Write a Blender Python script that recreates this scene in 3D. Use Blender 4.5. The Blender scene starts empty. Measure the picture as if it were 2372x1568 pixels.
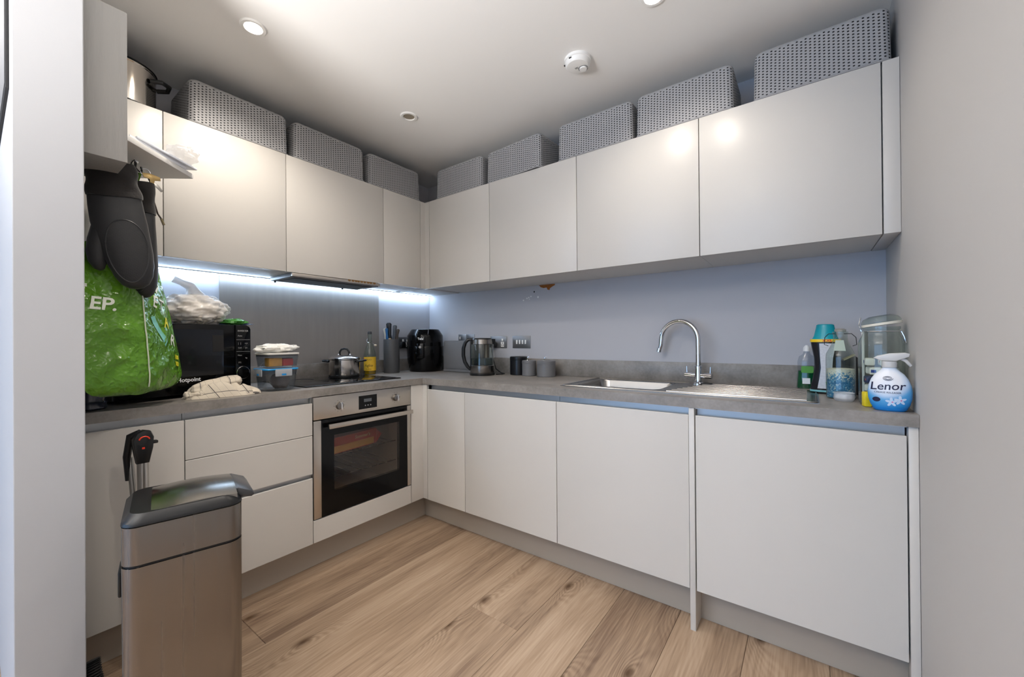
import bpy, bmesh, math, random
from mathutils import Vector, Matrix
from mathutils.bvhtree import BVHTree
from mathutils import noise as mnoise
random.seed(7)
R = math.radians
PI = math.pi
scene = bpy.context.scene
COL = scene.collection

# ------------------------------------------------------------------ camera
CAM_POS = Vector((2.542, -2.2853, 1.1435))
YAW, PITCH, ROLL = 0.6362, 0.0030, -0.0079
fwd = Vector((-math.sin(YAW), math.cos(YAW), 0)); rgt = Vector((math.cos(YAW), math.sin(YAW), 0)); upv = Vector((0, 0, 1))
fwd, upv = fwd * math.cos(PITCH) + upv * math.sin(PITCH), upv * math.cos(PITCH) - fwd * math.sin(PITCH)
rgt, upv = rgt * math.cos(ROLL) + upv * math.sin(ROLL), upv * math.cos(ROLL) - rgt * math.sin(ROLL)
cd = bpy.data.cameras.new('camera'); cam = bpy.data.objects.new('camera', cd); COL.objects.link(cam)
cd.sensor_width = 36.0; cd.lens = 929.5 / 2372 * 36.0; cd.clip_start = 0.02
mw = Matrix((rgt, upv, -fwd)).transposed().to_4x4(); mw.translation = CAM_POS; cam.matrix_world = mw
scene.camera = cam

# ------------------------------------------------------------------ view, world, lights
vs = scene.view_settings
vs.view_transform = 'Standard'; vs.look = 'None'; vs.gamma = 1.0; vs.use_curve_mapping = False
vs.exposure = 0.24
cy = scene.cycles; cy.adaptive_threshold = 0.04; cy.max_bounces = 7; cy.diffuse_bounces = 4; cy.glossy_bounces = 4; cy.transmission_bounces = 6; cy.transparent_max_bounces = 14; cy.caustics_reflective = False; cy.caustics_refractive = False
world = bpy.data.worlds.new('world'); scene.world = world; world.use_nodes = True
wn = world.node_tree.nodes; wl = world.node_tree.links
wn['Background'].inputs[0].default_value = (0.42, 0.62, 1.0, 1); wn['Background'].inputs[1].default_value = 1.0
def lamp(name, typ, loc, energy, color=(1, 1, 1), rot=(0, 0, 0), **kw):
    ld = bpy.data.lights.new(name, typ); ld.energy = energy; ld.color = color
    for k, v in kw.items(): setattr(ld, k, v)
    o = bpy.data.objects.new(name, ld); COL.objects.link(o); o.location = loc; o.rotation_euler = rot
    return o
# daylight through the living-room window behind the camera (cool)
lamp('window_daylight', 'AREA', (0.4, -5.93, 1.25), 75, (0.34, 0.60, 1.0), (R(90), 0, 0), shape='RECTANGLE', size=4.4, size_y=1.9)
CEIL = 2.414
DL_ON = ((0.75, -1.60), (2.09, -0.775), (2.0, -1.72), (0.4, -3.4), (1.9, -3.3))       # lit downlights; the last two are unseen, added for brightness
DL_OFF = ((0.731, -0.80),)
for i, (x, y) in enumerate(DL_ON):
    lamp('downlight_lamp', 'SPOT', (x, y, CEIL - 0.012), (27, 14, 18, 8, 8)[i], (1.0, 0.92, 0.82), spot_size=R(145), spot_blend=0.7, shadow_soft_size=0.035)

FILL_UPL = Vector((1.4, -3.5, 1.30))        # unseen uplighter behind the camera, added to brighten the ceiling
lamp('ceiling_fill_lamp', 'SPOT', FILL_UPL, 350, (1.0, 0.96, 0.92), (R(180), 0, 0), spot_size=R(160), spot_blend=0.45, shadow_soft_size=0.35)
# ------------------------------------------------------------------ materials
def lin(c): return tuple(((v / 12.92) if v <= 0.04045 else ((v + 0.055) / 1.055) ** 2.4) for v in c)
def rgb(r, g, b): return lin((r / 255, g / 255, b / 255)) + (1,)
def nodes(m):
    m.use_nodes = True; return m.node_tree.nodes, m.node_tree.links
def pm(name, col, rough=0.5, metal=0.0, trans=0.0, spec=0.5, coat=0.0, alpha=1.0, emit=None, es=0.0, ior=1.45,
       var=None, bump=None, aniso=0.0, sheen=0.0, stretch=None, rvar=None):
    m = bpy.data.materials.new(name); n, l = nodes(m); b = n['Principled BSDF']
    c = rgb(*col)
    b.inputs['Base Color'].default_value = c; b.inputs['Roughness'].default_value = rough
    b.inputs['Metallic'].default_value = metal; b.inputs['Transmission Weight'].default_value = trans
    b.inputs['Specular IOR Level'].default_value = spec; b.inputs['Coat Weight'].default_value = coat
    b.inputs['Alpha'].default_value = alpha; b.inputs['IOR'].default_value = ior
    b.inputs['Anisotropic'].default_value = aniso; b.inputs['Sheen Weight'].default_value = sheen
    if emit: b.inputs['Emission Color'].default_value = rgb(*emit); b.inputs['Emission Strength'].default_value = es
    if var or bump or rvar:
        tc = n.new('ShaderNodeTexCoord'); mp = n.new('ShaderNodeMapping'); l.new(tc.outputs['Object'], mp.inputs[0])
        if stretch: mp.inputs['Scale'].default_value = stretch
    if var:
        sc, amt = var; nz = n.new('ShaderNodeTexNoise'); nz.inputs['Scale'].default_value = sc; nz.inputs['Detail'].default_value = 6
        l.new(mp.outputs[0], nz.inputs[0]); mx = n.new('ShaderNodeMix'); mx.data_type = 'RGBA'
        mx.inputs[6].default_value = tuple(v * (1 - amt) for v in c[:3]) + (1,); mx.inputs[7].default_value = tuple(min(1, v * (1 + amt)) for v in c[:3]) + (1,)
        l.new(nz.outputs[0], mx.inputs[0]); l.new(mx.outputs[2], b.inputs['Base Color'])
    if rvar:
        nz = n.new('ShaderNodeTexNoise'); nz.inputs['Scale'].default_value = rvar[0]; nz.inputs['Detail'].default_value = 4; l.new(mp.outputs[0], nz.inputs[0])
        mr = n.new('ShaderNodeMapRange'); mr.inputs[3].default_value = rough - rvar[1]; mr.inputs[4].default_value = rough + rvar[1]
        l.new(nz.outputs[0], mr.inputs[0]); l.new(mr.outputs[0], b.inputs['Roughness'])
    if bump:
        nz = n.new('ShaderNodeTexNoise'); nz.inputs['Scale'].default_value = bump[0]; nz.inputs['Detail'].default_value = 4; l.new(mp.outputs[0], nz.inputs[0])
        bp = n.new('ShaderNodeBump'); bp.inputs['Strength'].default_value = bump[1]; bp.inputs['Distance'].default_value = bump[2] if len(bump) > 2 else 0.002
        l.new(nz.outputs[0], bp.inputs['Height']); l.new(bp.outputs[0], b.inputs['Normal'])
    return m
MT = {}
MT['wall'] = pm('wall_paint', (190, 188, 186), 0.7, spec=0.3, bump=(9, 0.08, 0.004), var=(2.2, 0.02))
MT['wall_back'] = pm('kitchen_wall_paint', (186, 186, 191), 0.6, spec=0.3, bump=(9, 0.08, 0.004), var=(2.2, 0.02))
MT['partition'] = pm('wall_paint_darkened', (178, 179, 182), 0.7, spec=0.3, bump=(9, 0.08, 0.004), var=(2.2, 0.02))  # wall paint darkened here to offset the strong light on this wall end
MT['ceil'] = pm('ceiling_paint', (240, 239, 237), 0.8, spec=0.2, bump=(14, 0.05, 0.003))
MT['door'] = pm('satin_white_door', (208, 204, 198), 0.32, spec=0.4, var=(1.3, 0.012))
MT['carc'] = pm('white_carcass', (222, 220, 216), 0.5)
MT['dark'] = pm('dark_gap', (40, 38, 36), 0.8)
MT['rail'] = pm('satin_aluminium', (196, 198, 200), 0.4, metal=0.6, spec=0.4)
MT['plinth'] = pm('grey_plinth', (176, 166, 153), 0.5, var=(4, .04), stretch=(.3, .3, 6))
MT['steel'] = pm('brushed_steel', (136, 131, 126), 0.25, metal=1.0, rvar=(6, .09), stretch=(9, 9, .12))
MT['steel_h'] = pm('brushed_steel_panel', (200, 193, 184), 0.34, metal=1.0, rvar=(40, .06), stretch=(1, .1, 8))
MT['chrome'] = pm('chrome', (232, 232, 235), 0.07, metal=1.0)
MT['sinksteel'] = pm('sink_steel', (158, 156, 154), 0.27, metal=1.0)
MT['blackplastic'] = pm('black_plastic', (22, 22, 23), 0.35)
MT['blackmatte'] = pm('black_rubber', (30, 30, 31), 0.65)
MT['blackgloss'] = pm('black_gloss', (9, 9, 10), 0.10, spec=0.3)
MT['hobglass'] = pm('hob_glass', (6, 6, 7), 0.03, spec=0.6, coat=0.3)
MT['whiteplastic'] = pm('white_plastic', (238, 237, 234), 0.35)
MT['whiteprint'] = pm('white_print', (235, 235, 235), 0.5)
MT['greyprint'] = pm('grey_print', (150, 150, 150), 0.5)
MT['basket'] = pm('grey_basket_plastic', (160, 160, 161), 0.5)
MT['greymetal'] = pm('grey_painted_metal', (110, 110, 112), 0.42, var=(4, .05))
MT['darkgrey'] = pm('charcoal_plastic', (74, 75, 78), 0.45)
MT['greypaint'] = pm('brushed_grey_paint', (158, 156, 152), 0.42, var=(5, .05), bump=(26, 0.5, 0.003), stretch=(3, 3, .35))
def glass(name, col=(255, 255, 255), rough=0.0, ior=1.45, thin=True):
    """thin clear glass: mostly transparent with a fresnel reflection (light passes straight through)"""
    m = bpy.data.materials.new(name); n, l = nodes(m); n.remove(n['Principled BSDF']); out = n['Material Output']
    tr = n.new('ShaderNodeBsdfTransparent'); tr.inputs[0].default_value = rgb(*col)
    gl = n.new('ShaderNodeBsdfGlossy'); gl.inputs['Roughness'].default_value = max(rough, 0.02)
    lw = n.new('ShaderNodeLayerWeight'); lw.inputs[0].default_value = 0.5
    pw = n.new('ShaderNodeMath'); pw.operation = 'POWER'; pw.inputs[1].default_value = 3.0; l.new(lw.outputs['Facing'], pw.inputs[0])
    fr = n.new('ShaderNodeMath'); fr.operation = 'MULTIPLY_ADD'; fr.inputs[1].default_value = 0.75; fr.inputs[2].default_value = 0.05 * (ior - 1) / 0.45; l.new(pw.outputs[0], fr.inputs[0])
    mx = n.new('ShaderNodeMixShader'); l.new(fr.outputs[0], mx.inputs[0]); l.new(tr.outputs[0], mx.inputs[1]); l.new(gl.outputs[0], mx.inputs[2])
    l.new(mx.outputs[0], out.inputs[0]); return m
MT['glass'] = glass('clear_glass', (232, 239, 236))
MT['clearplastic'] = glass('clear_plastic', (240, 243, 246), 0.08, 1.35)
MT['water'] = glass('water', (218, 226, 230), 0.0, 1.33)
MT['ovenglass'] = glass('tinted_oven_glass', (226, 220, 214), 0.02, 1.4)
MT['frost'] = pm('frosted_plastic', (222, 226, 232), 0.4, trans=0.55)
def milky(name, col, w):
    """thin translucent film: part see-through, part white sheet"""
    m = bpy.data.materials.new(name); n, l = nodes(m); b = n['Principled BSDF']; out = n['Material Output']
    b.inputs['Base Color'].default_value = rgb(*col); b.inputs['Roughness'].default_value = 0.3
    tr = n.new('ShaderNodeBsdfTransparent'); mx = n.new('ShaderNodeMixShader'); mx.inputs[0].default_value = w
    l.new(tr.outputs[0], mx.inputs[1]); l.new(b.outputs[0], mx.inputs[2]); l.new(mx.outputs[0], out.inputs[0]); return m
MT['film'] = milky('clear_film', (236, 238, 242), 0.32)
MT['bagfilm'] = milky('thin_white_bag_film', (243, 238, 232), 0.62)

def worktop_mat():
    m = bpy.data.materials.new('concrete_laminate'); n, l = nodes(m); b = n['Principled BSDF']; b.inputs['Roughness'].default_value = 0.38
    tc = n.new('ShaderNodeTexCoord')
    a = n.new('ShaderNodeTexNoise'); a.inputs['Scale'].default_value = 7; a.inputs['Detail'].default_value = 9; a.inputs['Roughness'].default_value = 0.65
    c = n.new('ShaderNodeTexNoise'); c.inputs['Scale'].default_value = 90; c.inputs['Detail'].default_value = 3
    l.new(tc.outputs['Object'], a.inputs[0]); l.new(tc.outputs['Object'], c.inputs[0])
    mx = n.new('ShaderNodeMath'); mx.operation = 'MULTIPLY_ADD'; mx.inputs[1].default_value = 0.3; l.new(c.outputs[0], mx.inputs[0]); l.new(a.outputs[0], mx.inputs[2])
    cr = n.new('ShaderNodeValToRGB'); e = cr.color_ramp.elements
    e[0].position = 0.42; e[0].color = rgb(112, 107, 102); e[1].position = 0.88; e[1].color = rgb(156, 150, 144)
    l.new(mx.outputs[0], cr.inputs[0]); l.new(cr.outputs[0], b.inputs['Base Color']); return m
MT['worktop'] = worktop_mat()
MT['splash'] = pm('brushed_grey_splashback', (156, 151, 147), 0.38, metal=0.3, var=(7, .10), stretch=(1, 5, .5), rvar=(9, .08))

def oak():
    m = bpy.data.materials.new('oak_laminate'); n, l = nodes(m); b = n['Principled BSDF']
    tc = n.new('ShaderNodeTexCoord'); oi = n.new('ShaderNodeObjectInfo')
    cb = n.new('ShaderNodeVectorMath'); cb.operation = 'SCALE'; cb.inputs[0].default_value = (37, 91, 13); l.new(oi.outputs['Random'], cb.inputs['Scale'])
    ad = n.new('ShaderNodeVectorMath'); ad.operation = 'ADD'; l.new(tc.outputs['Object'], ad.inputs[0]); l.new(cb.outputs[0], ad.inputs[1])
    def mp(s):
        q = n.new('ShaderNodeMapping'); q.inputs['Scale'].default_value = s; l.new(ad.outputs[0], q.inputs[0]); return q
    # knots: sparse voronoi cells, stretched along the board
    kn = mp((3.6, 1.7, 1)); vo = n.new('ShaderNodeTexVoronoi'); vo.voronoi_dimensions = '2D'; vo.inputs['Scale'].default_value = 1.0; l.new(kn.outputs[0], vo.inputs[0])
    sep = n.new('ShaderNodeSeparateColor'); l.new(vo.outputs['Color'], sep.inputs[0])
    gate = n.new('ShaderNodeMath'); gate.operation = 'GREATER_THAN'; gate.inputs[1].default_value = 0.33; l.new(sep.outputs[0], gate.inputs[0])
    # grain coordinate bent around the knots
    gx = n.new('ShaderNodeSeparateXYZ'); g0 = mp((1, 1, 1)); l.new(g0.outputs[0], gx.inputs[0])
    wob = n.new('ShaderNodeTexNoise'); wob.inputs['Scale'].default_value = 1.0; wob.inputs['Detail'].default_value = 3; l.new(mp((5, 1.1, 1)).outputs[0], wob.inputs[0])
    kd = n.new('ShaderNodeMapRange'); kd.inputs[1].default_value = 0; kd.inputs[2].default_value = 0.42; kd.inputs[3].default_value = 1; kd.inputs[4].default_value = 0; l.new(vo.outputs['Distance'], kd.inputs[0])
    kg = n.new('ShaderNodeMath'); kg.operation = 'MULTIPLY'; l.new(kd.outputs[0], kg.inputs[0]); l.new(gate.outputs[0], kg.inputs[1])
    kp = n.new('ShaderNodeMath'); kp.operation = 'POWER'; kp.inputs[1].default_value = 1.8; l.new(kg.outputs[0], kp.inputs[0])
    s1 = n.new('ShaderNodeMath'); s1.operation = 'MULTIPLY_ADD'; s1.inputs[1].default_value = 0.30; l.new(wob.outputs[0], s1.inputs[0]); l.new(gx.outputs[0], s1.inputs[2])
    s2 = n.new('ShaderNodeMath'); s2.operation = 'MULTIPLY_ADD'; s2.inputs[1].default_value = 0.13; l.new(kp.outputs[0], s2.inputs[0]); l.new(s1.outputs[0], s2.inputs[2])
    ring = n.new('ShaderNodeMath'); ring.operation = 'MULTIPLY'; ring.inputs[1].default_value = 330; l.new(s2.outputs[0], ring.inputs[0])
    sn = n.new('ShaderNodeMath'); sn.operation = 'SINE'; l.new(ring.outputs[0], sn.inputs[0])
    fine = n.new('ShaderNodeTexNoise'); fine.inputs['Scale'].default_value = 1; fine.inputs['Detail'].default_value = 5; l.new(mp((150, 5, 1)).outputs[0], fine.inputs[0])
    broad = n.new('ShaderNodeTexNoise'); broad.inputs['Scale'].default_value = 1; broad.inputs['Detail'].default_value = 4; l.new(mp((11, 1.0, 1)).outputs[0], broad.inputs[0])
    # mix to a 0..1 tone
    t1 = n.new('ShaderNodeMath'); t1.operation = 'MULTIPLY_ADD'; ra = n.new('ShaderNodeMath'); ra.operation = 'MULTIPLY_ADD'; ra.inputs[1].default_value = 0.10; ra.inputs[2].default_value = 0.028; l.new(kp.outputs[0], ra.inputs[0]); l.new(ra.outputs[0], t1.inputs[1]); l.new(sn.outputs[0], t1.inputs[0])
    t0 = n.new('ShaderNodeMath'); t0.operation = 'MULTIPLY_ADD'; t0.inputs[1].default_value = 0.56; l.new(fine.outputs[0], t0.inputs[0])
    tb = n.new('ShaderNodeMath'); tb.operation = 'MULTIPLY_ADD'; tb.inputs[1].default_value = 0.85; tb.inputs[2].default_value = -0.22; l.new(broad.outputs[0], tb.inputs[0])
    l.new(tb.outputs[0], t0.inputs[2]); l.new(t0.outputs[0], t1.inputs[2])
    tr = n.new('ShaderNodeMath'); tr.operation = 'MULTIPLY_ADD'; tr.inputs[1].default_value = 0.16; tr.inputs[2].default_value = -0.08; l.new(oi.outputs['Random'], tr.inputs[0])
    ts = n.new('ShaderNodeMath'); ts.operation = 'ADD'; l.new(t1.outputs[0], ts.inputs[0]); l.new(tr.outputs[0], ts.inputs[1])
    cr = n.new('ShaderNodeValToRGB'); e = cr.color_ramp.elements
    e[0].position = 0.20; e[0].color = rgb(120, 97, 80); e[1].position = 0.86; e[1].color = rgb(200, 177, 153)
    q = e.new(0.52); q.color = rgb(171, 146, 122)
    l.new(ts.outputs[0], cr.inputs[0])
    kc = n.new('ShaderNodeMapRange'); kc.inputs[1].default_value = 0.80; kc.inputs[2].default_value = 0.97; l.new(kg.outputs[0], kc.inputs[0])
    mx = n.new('ShaderNodeMix'); mx.data_type = 'RGBA'; mx.inputs[7].default_value = rgb(92, 68, 48); l.new(kc.outputs[0], mx.inputs[0]); l.new(cr.outputs[0], mx.inputs[6])
    l.new(mx.outputs[2], b.inputs['Base Color'])
    b.inputs['Roughness'].default_value = 0.42; b.inputs['Specular IOR Level'].default_value = 0.35
    bp = n.new('ShaderNodeBump'); bp.inputs['Strength'].default_value = 0.12; bp.inputs['Distance'].default_value = 0.001; l.new(fine.outputs[0], bp.inputs['Height']); l.new(bp.outputs[0], b.inputs['Normal'])
    return m
MT['oak'] = oak()

# ------------------------------------------------------------------ mesh helpers
def bx(bm, x0, x1, y0, y1, z0, z1, bev=0.0, seg=2):
    M = Matrix.Translation(((x0 + x1) / 2, (y0 + y1) / 2, (z0 + z1) / 2)) @ Matrix.Diagonal((x1 - x0, y1 - y0, z1 - z0, 1))
    r = bmesh.ops.create_cube(bm, size=1, matrix=M)
    if bev > 0:
        ed = list({e for v in r['verts'] for e in v.link_edges})
        bmesh.ops.bevel(bm, geom=ed, offset=bev, segments=seg, profile=0.5, affect='EDGES')
    return bm
def box(*a, **k): return bx(bmesh.new(), *a, **k)
def lathe(bm, prof, n=32, c=(0, 0), sx=1.0, sy=1.0, M=None):
    rings = []
    for r, z in prof:
        if r < 1e-6: rings.append([bm.verts.new((c[0], c[1], z))])
        else: rings.append([bm.verts.new((c[0] + sx * r * math.cos(2 * PI * k / n), c[1] + sy * r * math.sin(2 * PI * k / n), z)) for k in range(n)])
    for a, b in zip(rings, rings[1:]):
        if len(a) == 1 and len(b) == 1: continue
        for k in range(n):
            k2 = (k + 1) % n
            if len(a) == 1: bm.faces.new((a[0], b[k2], b[k]))
            elif len(b) == 1: bm.faces.new((a[k], a[k2], b[0]))
            else: bm.faces.new((a[k], a[k2], b[k2], b[k]))
    if M is not None:
        bmesh.ops.transform(bm, matrix=M, verts=[v for r in rings for v in r])
    return bm
def tube(bm, pts, r, n=10, closed=False, caps=True):
    pts = [Vector(p) for p in pts]; rr = r if isinstance(r, (list, tuple)) else [r] * len(pts)
    N = len(pts); rings = []; u = None
    for i, p in enumerate(pts):
        if closed: t = (pts[(i + 1) % N] - pts[i - 1]).normalized()
        else: t = (pts[min(i + 1, N - 1)] - pts[max(i - 1, 0)]).normalized()
        if u is None:
            u = t.orthogonal().normalized()
        else:
            u = (u - t * u.dot(t)); u = u.normalized() if u.length > 1e-6 else t.orthogonal().normalized()
        w = t.cross(u)
        rings.append([bm.verts.new(p + (u * math.cos(2 * PI * k / n) + w * math.sin(2 * PI * k / n)) * rr[i]) for k in range(n)])
    pairs = list(zip(rings, rings[1:])) + ([(rings[-1], rings[0])] if closed else [])
    for a, b in pairs:
        for k in range(n): bm.faces.new((a[k], a[(k + 1) % n], b[(k + 1) % n], b[k]))
    if caps and not closed:
        bm.faces.new(rings[0][::-1]); bm.faces.new(rings[-1])
    return bm
def prism(bm, poly, a0, a1, axis='z', bev=0.0):
    """extrude a 2D polygon: axis z -> (x,y); axis y -> (x,z); axis x -> (y,z)"""
    def P(u, v, w): return {'z': (u, v, w), 'y': (u, w, v), 'x': (w, u, v)}[axis]
    A = [bm.verts.new(P(u, v, a0)) for u, v in poly]; B = [bm.verts.new(P(u, v, a1)) for u, v in poly]
    fs = [bm.faces.new(A[::-1]), bm.faces.new(B)]; n = len(A)
    for k in range(n): fs.append(bm.faces.new((A[k], A[(k + 1) % n], B[(k + 1) % n], B[k])))
    bmesh.ops.recalc_face_normals(bm, faces=fs)
    if bev > 0:
        ed = [e for e in fs[0].edges] + [e for e in fs[1].edges]
        bmesh.ops.bevel(bm, geom=ed, offset=bev, segments=2, profile=0.5, affect='EDGES')
    return bm
def rrect(w, h, r, n=5, cx=0, cy=0):
    """rounded rectangle outline, counter-clockwise"""
    out = []
    for qx, qy, a in ((w / 2 - r, h / 2 - r, 0), (-w / 2 + r, h / 2 - r, 90), (-w / 2 + r, -h / 2 + r, 180), (w / 2 - r, -h / 2 + r, 270)):
        for k in range(n + 1):
            t = R(a + 90 * k / n); out.append((cx + qx + r * math.cos(t), cy + qy + r * math.sin(t)))
    return out
def loft(bm, rings, cap0=True, cap1=True):
    vr = [[bm.verts.new(p) for p in r] for r in rings]; n = len(vr[0])
    for a, b in zip(vr, vr[1:]):
        for k in range(n): bm.faces.new((a[k], a[(k + 1) % n], b[(k + 1) % n], b[k]))
    if cap0: bm.faces.new(vr[0][::-1])
    if cap1: bm.faces.new(vr[-1])
    return bm
def cells(bm, xs, ys, fill, z0, z1):
    """slab made of rectangular cells (fill(i,j) tells which exist)"""
    V = {}
    def v(i, j, k):
        if (i, j, k) not in V: V[(i, j, k)] = bm.verts.new((xs[i], ys[j], (z0, z1)[k]))
        return V[(i, j, k)]
    nx, ny = len(xs) - 1, len(ys) - 1
    F = lambda i, j: 0 <= i < nx and 0 <= j < ny and fill(i, j)
    for i in range(nx):
        for j in range(ny):
            if not F(i, j): continue
            bm.faces.new((v(i, j, 1), v(i + 1, j, 1), v(i + 1, j + 1, 1), v(i, j + 1, 1)))
            bm.faces.new((v(i, j, 0), v(i, j + 1, 0), v(i + 1, j + 1, 0), v(i + 1, j, 0)))
            if not F(i - 1, j): bm.faces.new((v(i, j, 0), v(i, j, 1), v(i, j + 1, 1), v(i, j + 1, 0)))
            if not F(i + 1, j): bm.faces.new((v(i + 1, j, 0), v(i + 1, j + 1, 0), v(i + 1, j + 1, 1), v(i + 1, j, 1)))
            if not F(i, j - 1): bm.faces.new((v(i, j, 0), v(i + 1, j, 0), v(i + 1, j, 1), v(i, j, 1)))
            if not F(i, j + 1): bm.faces.new((v(i, j + 1, 0), v(i, j + 1, 1), v(i + 1, j + 1, 1), v(i + 1, j + 1, 0)))
    return bm
def to_mesh(name, bm, mat, smooth=True, angle=38):
    bmesh.ops.recalc_face_normals(bm, faces=bm.faces)
    me = bpy.data.meshes.new(name); bm.to_mesh(me); bm.free()
    if mat is not None:
        for q in (mat if isinstance(mat, (list, tuple)) else [mat]): me.materials.append(MT[q] if isinstance(q, str) else q)
    if smooth and len(me.polygons):
        me.polygons.foreach_set('use_smooth', [True] * len(me.polygons)); me.set_sharp_from_angle(angle=R(angle))
    return me
def tag(o, label=None, cat=None, group=None, kind=None):
    for k, v in (('label', label), ('category', cat), ('group', group), ('kind', kind)):
        if v: o[k] = v
    return o
def thing(name, label, cat, loc=(0, 0, 0), rz=0.0, group=None):
    o = bpy.data.objects.new(name, None); o.empty_display_size = 0.05; COL.objects.link(o)
    o.location = loc; o.rotation_euler = (0, 0, rz); return tag(o, label, cat, group)
def part(name, bm, mat, parent=None, label=None, smooth=True, kind=None, loc=None, angle=38):
    me = bm if isinstance(bm, bpy.types.Mesh) else to_mesh(name, bm, mat, smooth, angle)
    o = bpy.data.objects.new(name, me); COL.objects.link(o)
    if parent is not None: o.parent = parent
    if loc: o.location = loc
    return tag(o, label, None, None, kind)
def solo(name, bm, mat, label, cat, loc=(0, 0, 0), rz=0.0, group=None, kind=None, smooth=True):
    o = part(name, bm, mat, None, None, smooth); o.location = loc; o.rotation_euler = (0, 0, rz)
    return tag(o, label, cat, group, kind)
def struct(name, bm, mat, label=None):
    return tag(part(name, bm, mat, None, None, False), label, None, None, 'structure')
# orientation matrices for lettering: text lies in local XY, its face along +Z
FACE_NEG_Y = Matrix(((1, 0, 0), (0, 0, -1), (0, 1, 0))).to_4x4()
def text_bm(s, size, M, extrude=0.0004, bold=0.0, align='CENTER', shear=0.0, spacing=1.0):
    cu = bpy.data.curves.new('lettering', 'FONT'); cu.body = s; cu.size = size; cu.extrude = extrude; cu.align_x = align; cu.align_y = 'CENTER'
    cu.offset = bold; cu.shear = shear; cu.resolution_u = 3; cu.space_character = spacing
    o = bpy.data.objects.new('lettering_tmp', cu); COL.objects.link(o)
    dg = bpy.context.evaluated_depsgraph_get(); me = bpy.data.meshes.new_from_object(o.evaluated_get(dg))
    bpy.data.objects.remove(o); bpy.data.curves.remove(cu)
    bm = bmesh.new(); bm.from_mesh(me); bpy.data.meshes.remove(me)
    bmesh.ops.transform(bm, matrix=M, verts=bm.verts); return bm
def lettering(parent, s, size, pos, mat='whiteprint', rot=FACE_NEG_Y, **k):
    return part('lettering', text_bm(s, size, Matrix.Translation(pos) @ rot, **k), mat, parent, smooth=False)
def wrap(bm, tree, d, off, fallback=0.0):
    """push flat geometry along direction d onto the surface held in the BVH tree"""
    d = Vector(d).normalized(); bad = []
    for v in bm.verts:
        hit = tree.ray_cast(v.co - d * 0.3, d)
        if hit[0] is not None: v.co = hit[0] - d * off
        else: bad.append(v)
    if bad: bmesh.ops.delete(bm, geom=bad, context='VERTS')
    return bm

# ------------------------------------------------------------------ the room
W = 2.806                        # right wall
YL = -2.10                       # kitchen face of the short partition on the left
YO = -2.222                      # its living-room face
XS = 0.98                        # its free end
YR, XF = -6.0, -3.5              # living room beyond the camera
floor = struct('floor', box(XF, W, YR, 0, -0.06, -0.012), 'oak', 'pale oak laminate floor')
struct('ceiling', box(XF, W, YR, 0, CEIL, CEIL + 0.1), 'ceil', 'white painted ceiling')
struct('wall_left', box(-0.1, 0.0, YL - 0.06, 0.1, 0, CEIL), 'wall_back', 'wall behind the hob and oven run')
wb = struct('wall_back', box(0.0, W, 0, 0.1, 0, CEIL), 'wall_back', 'wall behind the sink run')
struct('wall_right', box(W, W + 0.1, YR, 0.1, 0, CEIL), 'wall', 'plain grey-white wall beside the sink run')
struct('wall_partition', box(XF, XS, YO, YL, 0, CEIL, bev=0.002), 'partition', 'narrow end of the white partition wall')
struct('wall_rear', cells(bmesh.new(), [XF, -1.8, 2.6, W], [0, 0.25, 2.2, CEIL], lambda i, j: not (i == 1 and j == 1), YR - 0.1, YR), 'wall', 'living room wall with window').rotation_euler = (0, 0, 0)
o = bpy.data.objects['wall_rear']
for v in o.data.vertices: v.co = (v.co.x, v.co.z, v.co.y)
o.data.flip_normals()
struct('wall_far', box(XF - 0.1, XF, YR - 0.1, YL, 0, CEIL), 'wall', 'far living room wall')
wf = bmesh.new()
for x in (-1.8, -0.33, 1.13, 2.56): bx(wf, x, x + 0.04, YR - 0.08, YR - 0.02, 0.25, 2.2)
bx(wf, -1.8, 2.6, YR - 0.08, YR - 0.02, 0.25, 0.29); bx(wf, -1.8, 2.6, YR - 0.08, YR - 0.02, 2.16, 2.2)
win = struct('window_1', wf, 'darkgrey', 'living room window behind the camera')
for x in (-1.76, -0.29, 1.17): part('pane', box(x, x + 1.43, YR - 0.055, YR - 0.045, 0.29, 2.16), 'glass', win)
# floor boards, each a part of the floor
PW, PL = 0.245, 1.80
cx = 1.612 - PW * 21
col = 0
joint = [-1.75, -0.47, -1.62, -2.0, -0.42]
while cx < W:
    x0, x1 = max(cx, XF), min(cx + PW, W)
    if x1 - x0 > 0.02:
        y = (-1.005 if col == 20 else joint[col % 5]) - PL * 4
        while y < 0:
            y0, y1 = max(y, YR), min(y + PL, 0)
            hid = (x1 < 0.45 and y0 > -2.1) or (y0 > -0.45) or (x1 < 0 and y1 > YL)
            if y1 - y0 > 0.02 and not hid:
                mx, my = (x0 + x1) / 2, (y0 + y1) / 2
                bm = box(x0 - mx + .0005, x1 - mx - .0005, y0 - my + .0005, y1 - my - .0005, -0.012, 0, bev=0.0014, seg=1)
                part('floor_board', bm, 'oak', floor, loc=(mx, my, 0), smooth=False)
            y += PL
    cx += PW; col += 1
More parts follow.
